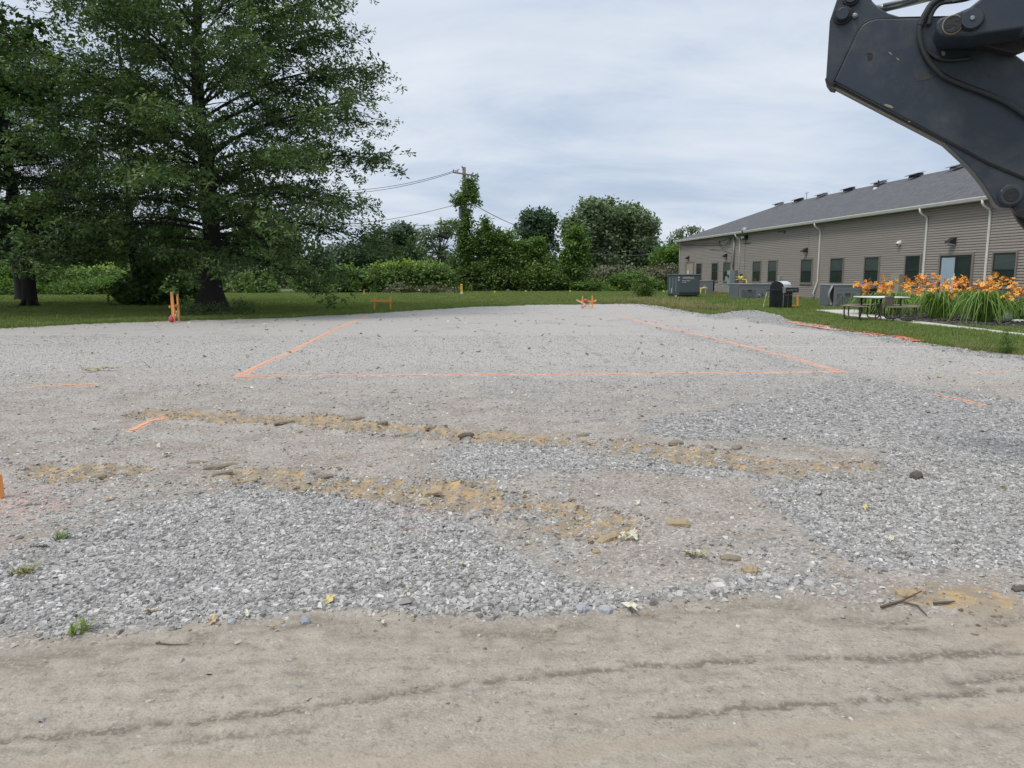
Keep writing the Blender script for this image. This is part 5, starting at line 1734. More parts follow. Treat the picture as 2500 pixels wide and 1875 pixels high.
hedge('hedge', 'straw and rust coloured undergrowth at the foot of the lime topped hedge', [(940, 695, 58.6), (990, 690, 58.6), (1060, 690, 58.8), (1120, 698, 59)], 1.0, BROWNV, 77, step=1.4, per=7, size=0.6, core=0.5)
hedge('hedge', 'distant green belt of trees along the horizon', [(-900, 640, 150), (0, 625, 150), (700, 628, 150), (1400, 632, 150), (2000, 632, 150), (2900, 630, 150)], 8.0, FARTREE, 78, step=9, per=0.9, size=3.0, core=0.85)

# ---- vine mound and utility pole
pp = (atY(1137, 700, 66).x, 66.0, 0.0)


def rel(u, v, ru, rv, dy=0.0, Y=66.0):
    c = atY(u, v, Y + dy); s = Y / F_
    return ((c.x - pp[0], c.y - pp[1], c.z), (ru * s, ru * s * 0.8, rv * s))


lobes = [rel(1140, 520, 12, 14), rel(1150, 470, 17, 24), rel(1128, 480, 16, 20), rel(1118, 492, 13, 14), rel(1140, 450, 13, 18), rel(1158, 488, 14, 16), rel(1152, 442, 8, 12), rel(1140, 548, 16, 22), rel(1134, 580, 20, 24), rel(1138, 620, 24, 30), rel(1140, 665, 26, 34),
         rel(1165, 600, 34, 36), rel(1195, 590, 34, 34), rel(1185, 560, 18, 18), rel(1188, 540, 9, 12), rel(1225, 610, 36, 40), rel(1180, 655, 46, 44), rel(1230, 660, 44, 46), rel(1255, 640, 26, 44), rel(1210, 680, 60, 34), rel(1280, 690, 40, 26), rel(1320, 700, 40, 22), rel(1150, 700, 44, 22), rel(1225, 582, 28, 26), rel(1240, 610, 30, 44), rel(1350, 682, 46, 34), rel(1300, 680, 56, 36), rel(1388, 692, 36, 28), rel(1262, 665, 36, 50)]
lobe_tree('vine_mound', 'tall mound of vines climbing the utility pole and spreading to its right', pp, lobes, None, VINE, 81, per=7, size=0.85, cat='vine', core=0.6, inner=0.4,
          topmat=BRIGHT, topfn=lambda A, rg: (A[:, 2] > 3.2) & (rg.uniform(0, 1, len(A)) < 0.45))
lobe_tree('vine_garland', 'straggling vines draped over a branch left of the utility pole', pp, [rel(1105, 545, 24, 7), rel(1080, 543, 16, 6), rel(1122, 560, 12, 22), rel(1120, 600, 10, 30), rel(1106, 640, 16, 20)], None, VINE, 82, per=5, size=0.6, cat='vine', core=0.0, inner=0.8)
pole_m = pmat('weathered_pole_wood', (0.22, 0.19, 0.155), (0.15, 0.13, 0.105), scale=5, rough=0.85, stretch=(1, 1, 0.1))
Yp = 67.2
pt = atY(1133, 408, Yp)
pole = thing('utility_pole', 'wooden utility pole wrapped in climbing vines', 'utility pole', (pt.x, Yp, 0))
PH = pt.z
MB().tube([(0, 0, -0.1), (0, 0, PH)], [0.18, 0.15], 10).build('pole', pole_m, pole, smooth=True)
MB().bar((-0.95, -0.18, PH - 0.45), (1.25, -0.18, PH - 0.78), 0.10, 0.12).build('crossarm', pole_m, pole)
MB().bar((0.35, -0.16, PH - 0.62), (1.3, -0.5, PH - 1.15), 0.07, 0.07).build('brace', pole_m, pole)
for x, z in ((-0.9, -0.33), (-0.55, -0.37), (-0.15, -0.05), (0.75, -0.55), (1.15, -0.62)):
    MB().tube([(x, -0.18, PH + z - 0.05), (x, -0.18, PH + z + 0.02), (x, -0.18, PH + z + 0.12)], [0.03, 0.075, 0.05], 8).build('insulator', galv_m, pole)
MB().tube([(-0.28, -0.1, PH - 3.3), (-0.28, -0.1, PH - 4.25)], 0.22, 12).build('transformer', cab_m, pole)
MB().tube([(0.95, -0.3, PH - 1.25), (0.95, -0.3, PH - 0.75)], 0.05, 8).build('cutout_fuse', galv_m, pole)
MB().tube([(1.15, -0.3, PH - 1.15), (1.20, -0.3, PH - 0.70)], 0.04, 8).build('cutout_fuse', galv_m, pole)
wire_m = pmat('grey_wire', (0.10, 0.10, 0.105), rough=0.6)


def wire(label, a, b, sag, r=0.022, n=18):
    a = Vector(a); b = Vector(b)
    pts = [a.lerp(b, i / n) - Vector((0, 0, sag * 4 * (i / n) * (1 - i / n))) for i in range(n + 1)]
    o = MB().tube(pts, r, 5).build('power_line', wire_m)
    return tag(o, label, 'power line', 'overhead wires on the utility pole')


wp = lambda u, v, Y: atY(u, v, Y)
wire('upper of the two overhead wires running left from the pole top', wp(1122, 413, 67.1), wp(700, 458, 74), 0.9)
wire('lower of the two overhead wires running left from the pole top', wp(1118, 417, 67.1), wp(700, 466, 74), 0.9)
wire('lone overhead wire leaving the pole to the left at mid height', wp(1125, 496, 67.1), wp(680, 545, 78), 0.8)
wire('faint low wire crossing behind the big oak tips and the loose tree', wp(1135, 547, 67.3), wp(600, 545, 110), 0.3)
wire('steep overhead wire falling from the pole to the right', wp(1158, 500, 67.0), wp(1372, 578, 90), 0.55, 0.03)
wire('overhead wire passing in front of the big round tree', wp(1372, 578, 90), wp(1700, 590, 112), 1.1, 0.03)
wire('thick low wire across the big round tree towards the building', wp(1240, 575, 67), wp(1700, 597, 108), 1.6, 0.04)
wire('thin high wire between the big round tree and the building corner', wp(1340, 572, 90), wp(1700, 588, 118), 0.4, 0.02)
MB_ = MB().tube([wp(1072, 571, 83), wp(1096, 582, 83)], [0.28, 0.2], 8).build('dead_branch', bark_m)
tag(MB_, 'bare dark broken branch showing in the loose grey green tree', 'branch')

# ---- shrubs
c = at(1567, 729)
lobe_tree('sapling', 'small leafy sapling on the grass left of the generator', (c.x, c.y, 0), [((0, 0, .55), (.75, .6, .5)), ((0.1, 0, 1.1), (.5, .4, .35)), ((-.15, 0, 1.5), (.28, .25, .25)), ((.3, 0, .35), (.6, .4, .3))], (1.3, 0.03), VINE, 83, per=14, size=0.6, ll=0.2, lw=0.12, cat='shrub', core=0.0, inner=0.8)
c = at(372, 748)
lobe_tree('shrub', 'dense dark shrub around the foot of the slim tree', (c.x, c.y, 0), [((-0.6, 0.4, 0.8), (1.3, 1.0, 0.8)), ((0.5, 0.4, 1.0), (1.2, 1.0, 1.0)), ((0.0, 0.5, 1.9), (1.0, .9, 0.9)), ((-1.4, .5, .6), (.9, .8, .6))], None, MAPLE, 84, per=9, size=0.7, cat='shrub', core=0.75, inner=0.4)
c = at(425, 742)
lobe_tree('shrub', 'fresh yellow green shrub just left of the big oak trunk', (c.x, c.y + 1.5, 0), [((0.0, 0.0, 1.6), (1.2, 1.0, 0.9)), ((0.2, 0, 2.6), (1.1, .9, 0.8)), ((-.3, 0, 3.5), (0.8, .8, 0.7)), ((0.2, 0, .8), (.9, .8, .7))], None, BRIGHT, 85, per=8, size=0.75, cat='shrub', core=0.5, inner=0.6)
c = at(-20, 722)
lobe_tree('shrub', 'bright shrub at the left edge of the picture in front of the hedge', (c.x, c.y, 0), [((0.0, 0.0, .8), (1.6, 1.0, 0.9)), ((0.8, 0, 1.3), (1.3, 1.0, 0.9))], None, BRIGHT, 86, per=8, size=0.8, cat='shrub', core=0.6, inner=0.5)
# suckers at oak foot
c = at(470, 775)
lobe_tree('shrub', 'low dull green suckers at the foot of the big oak', (c.x, c.y, 0), [((0.3, 0.0, .25), (.9, .5, 0.3)), ((1.6, 0.2, .3), (.8, .5, 0.3))], None, OAK, 87, per=14, size=0.5, ll=.16, lw=.07, cat='shrub', core=0.0, inner=0.8)
c = at(2494, 850) if False else at(2452, 866)
lobe_tree('weed', 'yellow green weed on the grass verge at the right edge', (c.x, c.y, 0), [((0.0, 0.0, .22), (.28, .25, 0.15)), ((0.02, 0.0, .42), (.12, .12, 0.12))], (0.4, 0.008), BRIGHT, 88, per=60, size=0.22, ll=.14, lw=.07, cat='weed', core=0.0, inner=0.8, rad=0.25)

# ---- daylilies
BLADE = leaf_mat('lily_blades', (0.11, 0.20, 0.035), (0.19, 0.30, 0.060), (0.29, 0.40, 0.11), trans=0.3)
stem_m = pmat('lily_stem', (0.13, 0.17, 0.06), rough=0.6)
OR1 = pmat('orange_petal', (0.78, 0.30, 0.04), (0.82, 0.40, 0.07), scale=20, rough=0.5)
OR2 = pmat('amber_petal', (0.82, 0.44, 0.07), (0.80, 0.34, 0.05), scale=20, rough=0.5)
OR3 = pmat('red_orange_petal', (0.70, 0.17, 0.05), (0.76, 0.26, 0.06), scale=20, rough=0.5)


def blade_fan(rg, n, hgt, spread):
    V = []; Fq = []
    for i in range(n):
        a = rg.uniform(0, 2 * PI); h = hgt * rg.uniform(0.65, 1.1); sp_ = spread * 1.35 * rg.uniform(0.2, 1.1)
        d = np.array([math.cos(a), math.sin(a), 0]); s = np.array([-math.sin(a), math.cos(a), 0]) * 0.030
        b0 = d * rg.uniform(0, 0.22) + s * rg.uniform(-8, 8)
        k = 6; o = len(V)
        top = rg.uniform(0.45, 0.75); dr = rg.uniform(0.5, 1.25)
        for j in range(k + 1):
            t = j / k
            # rise then arch over
            z = h * (1 - ((t - top) / top) ** 2) if t < top else h * (1 - dr * ((t - top) / (1 - top)) ** 2)
            r_ = sp_ * t ** 1.25
            w = (1 - t * 0.85)
            c_ = b0 + d * r_ + np.array([0, 0, max(z, 0.02)])
            V += [c_ - s * w, c_ + s * w]
            if j: Fq.append([o + 2 * j - 2, o + 2 * j - 1, o + 2 * j + 1, o + 2 * j])
    return np.array(V), np.array(Fq)


def flower_mesh(seed):
    rg = np.random.default_rng(seed)
    mb = MB()
    for k in range(6):
        a = k * PI / 3 + rg.uniform(-.1, .1)
        d = Vector((math.cos(a), math.sin(a), 0)); s = Vector((-d.y, d.x, 0))
        w = 0.024
        mb.add([(0, 0, 0), d * 0.035 + s * w * .7 + Vector((0, 0, .045)), d * 0.035 - s * w * .7 + Vector((0, 0, .045)), d * 0.075 + s * w + Vector((0, 0, .055)), d * 0.075 - s * w + Vector((0, 0, .055)), d * 0.11 + Vector((0, 0, .035))],
               [(0, 1, 2), (1, 3, 4, 2), (3, 5, 4)])
    return new_mesh('flower', mb.v, mb.f)


FM = []
for i, m_ in enumerate((OR1, OR2, OR3)):
    me = flower_mesh(i); me.materials.append(m_); FM.append(me)
lrg = np.random.default_rng(5)
LG = 'orange daylily clumps in the mulch bed'
CL = [  # u, v of the foot, blade height, spread, flowers, mean flower height, label
    (2122, 770, 0.72, 0.85, 16, 1.22, 'daylily clump behind the picnic table legs, leftmost in the bed'),
    (2185, 773, 0.78, 0.85, 18, 1.30, 'daylily clump showing through the right side of the picnic table'),
    (2238, 768, 0.70, 0.60, 22, 1.42, 'daylily clump standing before the second downspout from the right'),
    (2288, 781, 0.85, 0.85, 16, 1.38, 'large arching daylily clump right of the picnic table, without blooms at its foot'),
    (2330, 771, 0.75, 0.65, 24, 1.36, 'daylily clump in front of the glass patio door'),
    (2396, 790, 0.92, 0.95, 18, 1.32, 'largest daylily clump, arching over the dark mulch right of centre'),
    (2420, 776, 0.80, 0.65, 20, 1.38, 'daylily clump at the foot of the rightmost downspout'),
    (2482, 783, 0.62, 0.55, 12, 1.20, 'sparse daylily clump at the right edge of the picture'),
    (2150, 762, 0.55, 0.50, 14, 1.30, 'daylily clump close to the wall behind the round kettle grill'),
    (2540, 790, 0.7, 0.7, 10, 1.3, 'daylily clump at the extreme right end of the bed')]
for (u, v, bh, sp_, nf, fh, lab) in CL:
    p = at(u, v)
    t = thing('daylily_clump', lab, 'flowers', (p.x, p.y, 0.06), 0, LG)
    V, Fq = blade_fan(lrg, int(130 * sp_ / 0.7), bh, sp_)
    me = np_mesh('leaves', V, Fq)
    o = link('leaves', me, BLADE, t); o['kind'] = 'stuff'
    st = MB()
    for k in range(nf):
        a = lrg.uniform(0, 6.28); r_ = sp_ * lrg.uniform(0.15, 1.05)
        h = (fh - 0.30) * lrg.normal(0.98, 0.16)
        tip = Vector((math.cos(a) * r_, math.sin(a) * r_ * 0.8, h))
        b0 = Vector((math.cos(a) * 0.15, math.sin(a) * 0.15, 0))
        midp = b0.lerp(tip, 0.5) + Vector((0, 0, 0.1))
        st.tube([b0, midp, tip], [0.006, 0.005, 0.004], 3, caps=False)
        for q in range(3 if k % 3 else 4):
            f = bpy.data.objects.new('flower', FM[int(lrg.choice([0, 0, 1, 1, 1, 2]))]); C.objects.link(f); f.parent = t
            f.location = tip + Vector(lrg.normal(0, 0.065, 3))
            f.rotation_euler = (lrg.uniform(0.2, 1.5), 0, lrg.uniform(0, 6.28)); sc_ = lrg.uniform(0.6, 1.0); f.scale = (sc_, sc_, sc_)
    o = st.build('stems', stem_m, t); o['kind'] = 'stuff'

# ================================================================== excavator arm
exc_m = pmat('scuffed_black_blue_paint', (0.014, 0.022, 0.036), (0.024, 0.033, 0.049), scale=2.5, rough=0.42, bump=0.06, bscale=12, spec=0.5)
_t = exc_m.node_tree; _b = _t.nodes['Principled BSDF']; _l = _b.inputs['Base Color'].links[0].from_socket
_g = N(_t, 'ShaderNodeNewGeometry'); _n = N(_t, 'ShaderNodeTexNoise', i_Scale=3.2, i_Detail=7.0, i_Roughness=0.72); L(_t, _g.outputs['Position'], _n.inputs['Vector'])
_n2 = N(_t, 'ShaderNodeTexNoise', i_Scale=55.0, i_Detail=4.0, i_Roughness=0.8); L(_t, _g.outputs['Position'], _n2.inputs['Vector'])
_c = mixc(_t, ramp(_t, _n.outputs[0], [(0.48, 0.0), (0.72, 0.42)]), _l, (0.105, 0.100, 0.092))
_c = mixc(_t, ramp(_t, _n2.outputs[0], [(0.66, 0.0), (0.74, 0.45)]), _c, (0.16, 0.15, 0.13))
L(_t, _c, _b.inputs['Base Color'])
excd_m = pmat('grimy_black_steel', (0.010, 0.011, 0.013), (0.020, 0.020, 0.022), scale=10, rough=0.55, bump=0.3, bscale=40)
rub_m = pmat('black_rubber_hose', (0.022, 0.024, 0.026), (0.032, 0.034, 0.036), scale=20, rough=0.5)
chip_m = pmat('worn_primer', (0.30, 0.27, 0.20), (0.22, 0.17, 0.11), scale=60, rough=0.8)
scuff_m = pmat('grey_brown_scuff', (0.055, 0.053, 0.050), (0.030, 0.036, 0.045), scale=30, rough=0.7)
chrome_m = pmat('hydraulic_rod_chrome', (0.45, 0.46, 0.47), (0.35, 0.36, 0.37), scale=4, rough=0.25, metal=0.9)
EY = 5.5


EPSI = R(25.0)
EC = Vector((2.55, 5.5, 0.0))
ET = Vector((math.cos(EPSI), -math.sin(EPSI), 0)); EN = Vector((math.sin(EPSI), math.cos(EPSI), 0))


def ex(x, y, Y=EY):
    """point on the arm's own upright plane (or one parallel to it), in the arm's frame"""
    u, v = 1980 + x / 2.9615, y / 2.9615
    xx = (u - 1250) / F_; yy = (937.5 - v) / F_
    d = Vector((xx, CP + yy * SP, -SP + yy * CP))
    t = ((Y - EY) + EC.dot(EN)) / d.dot(EN)
    p = d * t
    return Vector(((p - EC).dot(ET), Y, CAM_H + p.z))


eo = Vector((0, 0, 0))
exv = thing('excavator_arm', 'dark blue black excavator stick and boom reaching in at the upper right', 'excavator', EC, -EPSI)


def plate(name, pts, Y0, Y1, mat, bevel=0.006, parent=None):
    poly = [(ex(x, y, Y0).x - eo.x, ex(x, y, Y0).z) for x, y in pts]
    o = MB().prism(poly, Y0 - EY, Y1 - EY).build(name, mat, parent or exv)
    if bevel:
        m = o.modifiers.new('bevel', 'BEVEL'); m.width = bevel; m.segments = 3; m.limit_method = 'ANGLE'; m.angle_limit = R(25)
        for p_ in o.data.polygons: p_.use_smooth = False
    return o


def curve(pts, k=5):
    out = []
    for i in range(len(pts) - 1):
        p0 = pts[max(i - 1, 0)]; p1 = pts[i]; p2 = pts[i + 1]; p3 = pts[min(i + 2, len(pts) - 1)]
        for j in range(k):
            t = j / k
            out.append(tuple(0.5 * ((2 * b) + (-a + c) * t + (2 * a - 5 * b + 4 * c - d) * t * t + (-a + 3 * b - 3 * c + d) * t ** 3) for a, b, c, d in zip(p0, p1, p2, p3)))
    out.append(tuple(pts[-1]))
    return out


low = curve([(960, 1030), (1130, 1190), (1230, 1310), (1290, 1400), (1340, 1480), (1400, 1505), (1475, 1500)], 4)
body = [(220, -160), (185, 0), (135, 150), (108, 568), (128, 606), (165, 618)] + low + [(1600, 1540), (1900, 1650), (2040, 1620), (2080, 1480), (1900, 900), (1540, 440), (1410, 345), (1000, 119), (640, 119), (560, 95), (490, 55), (440, 5), (410, -160)]
plate('stick', body, EY + 0.02, EY + 0.20, exc_m, 0.008)
side = [(168, 588), (340, 222), (372, 178), (420, 148), (480, 133), (1000, 125), (1410, 350), (1540, 446), (1900, 905), (2060, 1440), (1540, 1285), (1290, 1180), (960, 1004)]
plate('side_plate', side, EY + 0.000, EY + 0.022, exc_m, 0.010)
# weld bead along the side plate and bottom edge
def bead(name, pts, r, mat, Y=EY):
    P_ = [ex(x, y, Y) - Vector((eo.x, EY, 0)) for x, y in pts]
    return MB().tube(P_, r, 6).build(name, mat, exv, smooth=True)
bead('weld_bead', [(168, 592), (340, 220), (372, 176), (420, 146), (480, 131), (1000, 122)], 0.007, excd_m, EY + 0.012)
bead('weld_bead', [(168, 596), (960, 1010), (1290, 1188), (1540, 1292), (2050, 1450)], 0.007, excd_m, EY + 0.012)
bead('edge_strip', [(120, 608), (960, 1034)], 0.006, chip_m, EY + 0.034)
plate('foot_pad', [(104, 560), (100, 578), (128, 616), (165, 624), (172, 605), (140, 570)], EY - 0.01, EY + 0.22, excd_m, 0.006)

def pin(name, x, y, rs, Y0, depth, mats):
    """stacked round steps"""
    c = ex(x, y, Y0) - Vector((eo.x, EY, 0))
    root = None
    z = 0
    for r_, d_, m_ in zip(rs, depth, mats):
        rr = r_ / 2.9615 / F_ * Y0
        o = MB().tube([c + Vector((0, z, 0)), c + Vector((0, z - d_, 0))], rr, 28).build(name if root is None else 'pin_cap', m_, root if root else exv, bevel=0.003)
        z -= d_
        root = root or o
    return root
pin('pivot_pin', 230, 112, [62, 48, 40], EY + 0.02, [0.02, 0.02, 0.012], [excd_m, excd_m, exc_m])
pin('pivot_pin', 290, -15, [56, 40], EY + 0.02, [0.02, 0.015], [excd_m, exc_m])
pin('bolt', 318, 117, [17, 11], EY + 0.02, [0.02, 0.012], [galv_m, galv_m])
pin('pivot_pin', 1442, 1412, [72, 64, 44], EY + 0.02, [0.03, 0.012, 0.004], [exc_m, exc_m, excd_m])
pin('bolt', 1388, 1385, [14], EY + 0.0, [0.02], [galv_m])
# boom in front of the stick
BYF = 5.08
boom = [(905, 215), (905, 165), (935, 130), (975, 116), (1010, 110), (1150, 50), (1220, -5), (1500, -190), (1950, -480), (2600, -800), (2900, -560), (2300, -160), (1900, 60), (1540, 200), (1240, 243), (1180, 256), (990, 262), (930, 250)]
plate('boom', boom, BYF, BYF + 0.30, exc_m, 0.012)
pin('boom_pin', 1022, 182, [62, 55], BYF, [0.018, 0.012], [chip_m, excd_m])
pin('boom_pin', 1163, 142, [72, 64, 14], BYF, [0.02, 0.012, 0.008], [excd_m, exc_m, galv_m])
# added dark plate standing in for the boom's shaded underside and shadow
plate('boom_underside_shade', [(900, 200), (1000, 190), (1540, 210), (1600, 330), (1460, 385), (1250, 330), (960, 330), (905, 290)], BYF + 0.30, EY - 0.005, excd_m, 0.01)
# arm cylinder behind the top edge
c0 = ex(330, 105, EY + 0.14) - Vector((eo.x, EY, 0)); c1 = ex(900, -35, EY + 0.14) - Vector((eo.x, EY, 0)); c2 = ex(2300, -420, EY + 0.14) - Vector((eo.x, EY, 0))
MB().tube([c0, c1], 0.030, 14).build('cylinder_rod', chrome_m, exv, smooth=True)
MB().tube([c1, c2], 0.052, 14).build('cylinder_barrel', exc_m, exv, smooth=True)
c0 = ex(520, 40, EY + 0.08) - Vector((eo.x, EY, 0)); c1 = ex(900, -55, EY + 0.08) - Vector((eo.x, EY, 0))
MB().tube([c0, c1], 0.012, 8).build('steel_pipe', galv_m, exv, smooth=True)
# hoses
H1 = curve([(1250, -90), (1060, -30), (950, -12), (880, 25), (835, 90), (795, 170), (783, 240), (800, 335), (860, 450), (960, 548), (1100, 612), (1280, 680), (1420, 745), (1540, 825), (1750, 980), (1950, 1200)], 5)
def hose(pts, r, Yf, mat=rub_m, name='hydraulic_hose'):
    P_ = []
    for i, (x, y) in enumerate(pts):
        Yv = Yf(i / (len(pts) - 1)) if callable(Yf) else Yf
        P_.append(ex(x, y, Yv) - Vector((eo.x, EY, 0)))
    return P_, MB().tube(P_, r, 10).build(name, mat, exv, smooth=True)
HP, h1 = hose(H1, 0.017, EY - 0.035)
_, h2 = hose(curve([(1350, -95), (1150, -15), (1040, 8), (950, 20), (900, 55), (868, 110), (850, 180)], 5), 0.015, lambda t: EY - 0.03 + 0.0 * t)
hose(curve([(800, 290), (830, 350), (880, 400), (950, 430), (1050, 432), (1150, 420)], 5), 0.013, EY - 0.016)
rg_ = MB()
for i in range(26):
    t = 10 + i * 0.62
    k = int(t); p = HP[k].lerp(HP[k + 1], t - k); d = (HP[k + 1] - HP[k]).normalized() * 0.0042
    rg_.tube([p - d, p + d], 0.021, 10)
o = rg_.build('spiral_guard', rub_m, h1); o['kind'] = 'stuff'
MB().tube([ex(1020, 0, EY - 0.03) - Vector((eo.x, EY, 0)), ex(1080, -12, EY - 0.03) - Vector((eo.x, EY, 0))], 0.020, 8).build('hose_coupling', galv_m, exv)
# wear marks, thin flakes on the paint
def flake(name, pts, mat, Y=EY - 0.001):
    plate(name, pts, Y - 0.001, Y + 0.002, mat, 0)
flake('paint_chip', [(556, 376), (572, 377), (588, 392), (580, 396)], chip_m)
flake('paint_chip', [(612, 414), (624, 418), (642, 434), (632, 437)], chip_m)
flake('paint_chip', [(524, 757), (540, 751), (575, 760), (598, 778), (585, 783), (545, 770)], chip_m)
flake('paint_chip', [(700, 878), (712, 874), (722, 880), (708, 884)], chip_m)
flake('paint_chip', [(944, 372), (962, 369), (972, 385), (968, 402), (948, 401)], chip_m)
flake('scuff_mark', [(735, 545), (780, 536), (880, 512), (932, 538), (850, 572), (772, 588)], scuff_m)
flake('scuff_mark', [(400, 385), (430, 378), (448, 395), (440, 430), (415, 442)], excd_m)
flake('paint_chip', [(1270, 535), (1282, 531), (1290, 550), (1300, 560), (1290, 566)], scuff_m)
# bucket linkage and bucket beyond the picture edge
plate('bucket_link', [(1440, 1480), (1500, 1470), (1760, 1760), (1900, 1840), (1880, 1920), (1720, 1850), (1500, 1600), (1470, 1545)], EY + 0.05, EY + 0.12, excd_m)
plate('grease_lump', [(1450, 1500), (1500, 1490), (1545, 1510), (1600, 1580), (1560, 1590), (1500, 1560), (1478, 1535)], EY + 0.0, EY + 0.1, excd_m)
plate('bucket', [(2000 + (x - 1900), y) for x, y in [(1900, 1600), (2080, 1560), (2450, 1700), (2650, 2000), (2600, 2300), (2450, 2450), (2250, 2480), (2160, 2440), (2300, 2280), (2280, 2100), (2100, 1850), (1900, 1720)]], EY - 0.15, EY + 0.35, excd_m, 0.01)

# ================================================================== batter boards, stakes, flags
def wood_paint(name, c1, c2): return pmat(name, c1, c2, scale=14, rough=0.7, contrast=0.18, stretch=(1, 1, 0.3))
orw = wood_paint('orange_sprayed_lumber', (0.80, 0.27, 0.055), (0.74, 0.34, 0.13))
rawl = wood_paint('pale_pine_lath', (0.66, 0.52, 0.38), (0.72, 0.42, 0.27))
pinkm = pmat('pink_string', (0.66, 0.10, 0.20), (0.45, 0.05, 0.10), scale=40, rough=0.6, bump=0.5)


def boards(label, base, posts, rails, loc_extra=()):
    t = thing('batter_board', label, 'batter board', base, 0, 'orange wooden batter boards round the lot')
    B = Vector(base)
    for a, b, w, d in posts:
        MB().bar(Vector(a) - B, Vector(b) - B, w, d, (0, 1, 0)).build('post', orw, t)
    for a, b, w, d, m_ in rails:
        MB().bar(Vector(a) - B, Vector(b) - B, w, d, (0, 0, 1)).build('rail', m_, t)
    return t


def spool(loc, label, tilt=0.0):
    s = thing('string_spool', label, 'string', loc)
    MB().tube([(0, 0, 0.0), (0, 0, 0.03), (0, 0, 0.10), (0, 0, 0.17), (0, 0, 0.20)], [0.03, 0.06, 0.075, 0.055, 0.03], 10).build('wound_string', pinkm, s, smooth=True)
    MB().tube([(0, 0, -0.01), (0, 0, 0.23)], 0.012, 6).build('core', rawl, s)
    s.rotation_euler = (0, tilt, 0)
    return s


YA = at(423, 788).y
boards('tall orange batter board with crossed laths at the left edge of the lot', tuple(at(430, 788)), [(atY(424.5, 791, YA), atY(419, 712.5, YA), 0.085, 0.04), (atY(438, 787, YA + .55), atY(432.5, 714, YA + .55), 0.04, 0.085)],
       [(atY(413.5, 749, YA - .03), atY(433, 746, YA + .5), 0.04, 0.07, orw), (atY(424, 751, YA + .03), atY(439.5, 788, YA + .45), 0.025, 0.045, rawl), (atY(432, 760, YA + .4), atY(425, 780, YA + .08), 0.025, 0.045, rawl)])
p = atY(418.3, 787, YA - .05)
spool((p.x, p.y, 0.015), 'pink spool of string at the foot of the tall batter board')
YB = at(930, 759).y
boards('low orange batter board of two stakes and one rail at the far left rectangle corner', tuple(at(933, 759)), [(atY(914.5, 761, YB), atY(914.5, 723.5, YB), 0.06, 0.04), (atY(953.5, 761, YB), atY(953.5, 724.5, YB), 0.06, 0.04)],
       [(atY(906, 734.5, YB - .04), atY(956, 735, YB - .04), 0.03, 0.085, orw)])
YC = at(1435, 753).y
boards('small orange batter board braced with two crossed laths at the far end of the lot', tuple(at(1435, 753)), [(atY(1419.5, 756, YC), atY(1422.5, 722, YC), 0.045, 0.04), (atY(1446.5, 753, YC), atY(1446, 722, YC), 0.05, 0.04)],
       [(atY(1417, 735.5, YC - .03), atY(1455, 735.5, YC - .03), 0.03, 0.055, orw), (atY(1407.5, 732, YC - .06), atY(1449, 753.5, YC - .06), 0.03, 0.06, rawl), (atY(1456, 732, YC + .05), atY(1420, 752, YC + .05), 0.03, 0.06, rawl)])
p = atY(1424, 735, YC - .02)
sp2 = spool((p.x, p.y, p.z + 0.02), 'pink spool of string lying on the rail of the small far batter board', R(90))
YD = at(1938, 752).y
boards('orange batter board with a rail near the ground behind the gas grill', tuple(at(1938, 752)), [(atY(1931, 752, YD), atY(1930.5, 720, YD), 0.085, 0.04), (atY(1948, 753, YD - .1), atY(1947, 721, YD - .1), 0.075, 0.04)],
       [(atY(1930, 747, YD - .06), atY(1951, 748, YD - .1), 0.03, 0.08, orw), (atY(1947, 750, YD - .1), atY(1956, 749, YD + .4), 0.03, 0.05, rawl)])
p = at(1, 1212)
o = MB().box((p.x - 0.012, p.y, 0.055), (0.05, 0.045, 0.19), (0, -0.03, 0)).build('stake', orw)
tag(o, 'short orange stake cut off by the left edge of the picture', 'stake')


def stake(label, u, v0, v1, w, mat, name='stake', cap=None):
    Y = at(u, v0).y
    a = atY(u, v0 + 1, Y); b = atY(u, v1, Y)
    h = b.z
    t = thing(name, label, 'marker' if name == 'marker_post' else 'stake', (a.x, Y, 0))
    MB().box((0, 0, h / 2 - 0.02), (w, w * 0.7, h + 0.04)).build('post', mat, t)
    if cap:
        MB().box((0, -0.004, 0.13), (w + 0.02, w * 0.7 + 0.02, 0.26)).build('foot_band', cap, t)
        MB().tube([(0, 0, h), (0, 0, h + 0.05)], [w * 0.62, w * 0.3], 8).build('cap', mat, t)
    return t


ymk = pmat('yellow_marker_plastic', (0.72, 0.42, 0.04), (0.66, 0.36, 0.04), rough=0.5)
stake('yellow pipeline marker post with a white foot in front of the hedge', 1127, 722, 696, 0.16, ymk, 'marker_post', white_m)
stake('small orange survey stake in the grass before the hedge, left of centre', 889, 722, 710.5, 0.09, orw)


def flag(label, u, v, c, h=0.42, name='survey_flag'):
    p = at(u, v)
    t = thing('survey_flag', label, 'flag', (p.x, p.y, 0))
    MB().tube([(0, 0, -0.02), (0.01, 0, h)], 0.005, 5).build('wire', galv_m, t)
    V = []; Fq = []
    for i in range(5):
        x = i * 0.035; y = 0.02 * math.sin(i * 1.4)
        V += [(x, y, h - 0.002 * i), (x, y + 0.01, h - 0.11 - 0.006 * i)]
        if i: Fq.append((2 * i - 2, 2 * i - 1, 2 * i + 1, 2 * i))
    o = link('flag', new_mesh('flag', V, Fq), c, t)
    md = o.modifiers.new('thick', 'SOLIDIFY'); md.thickness = 0.002
    return t


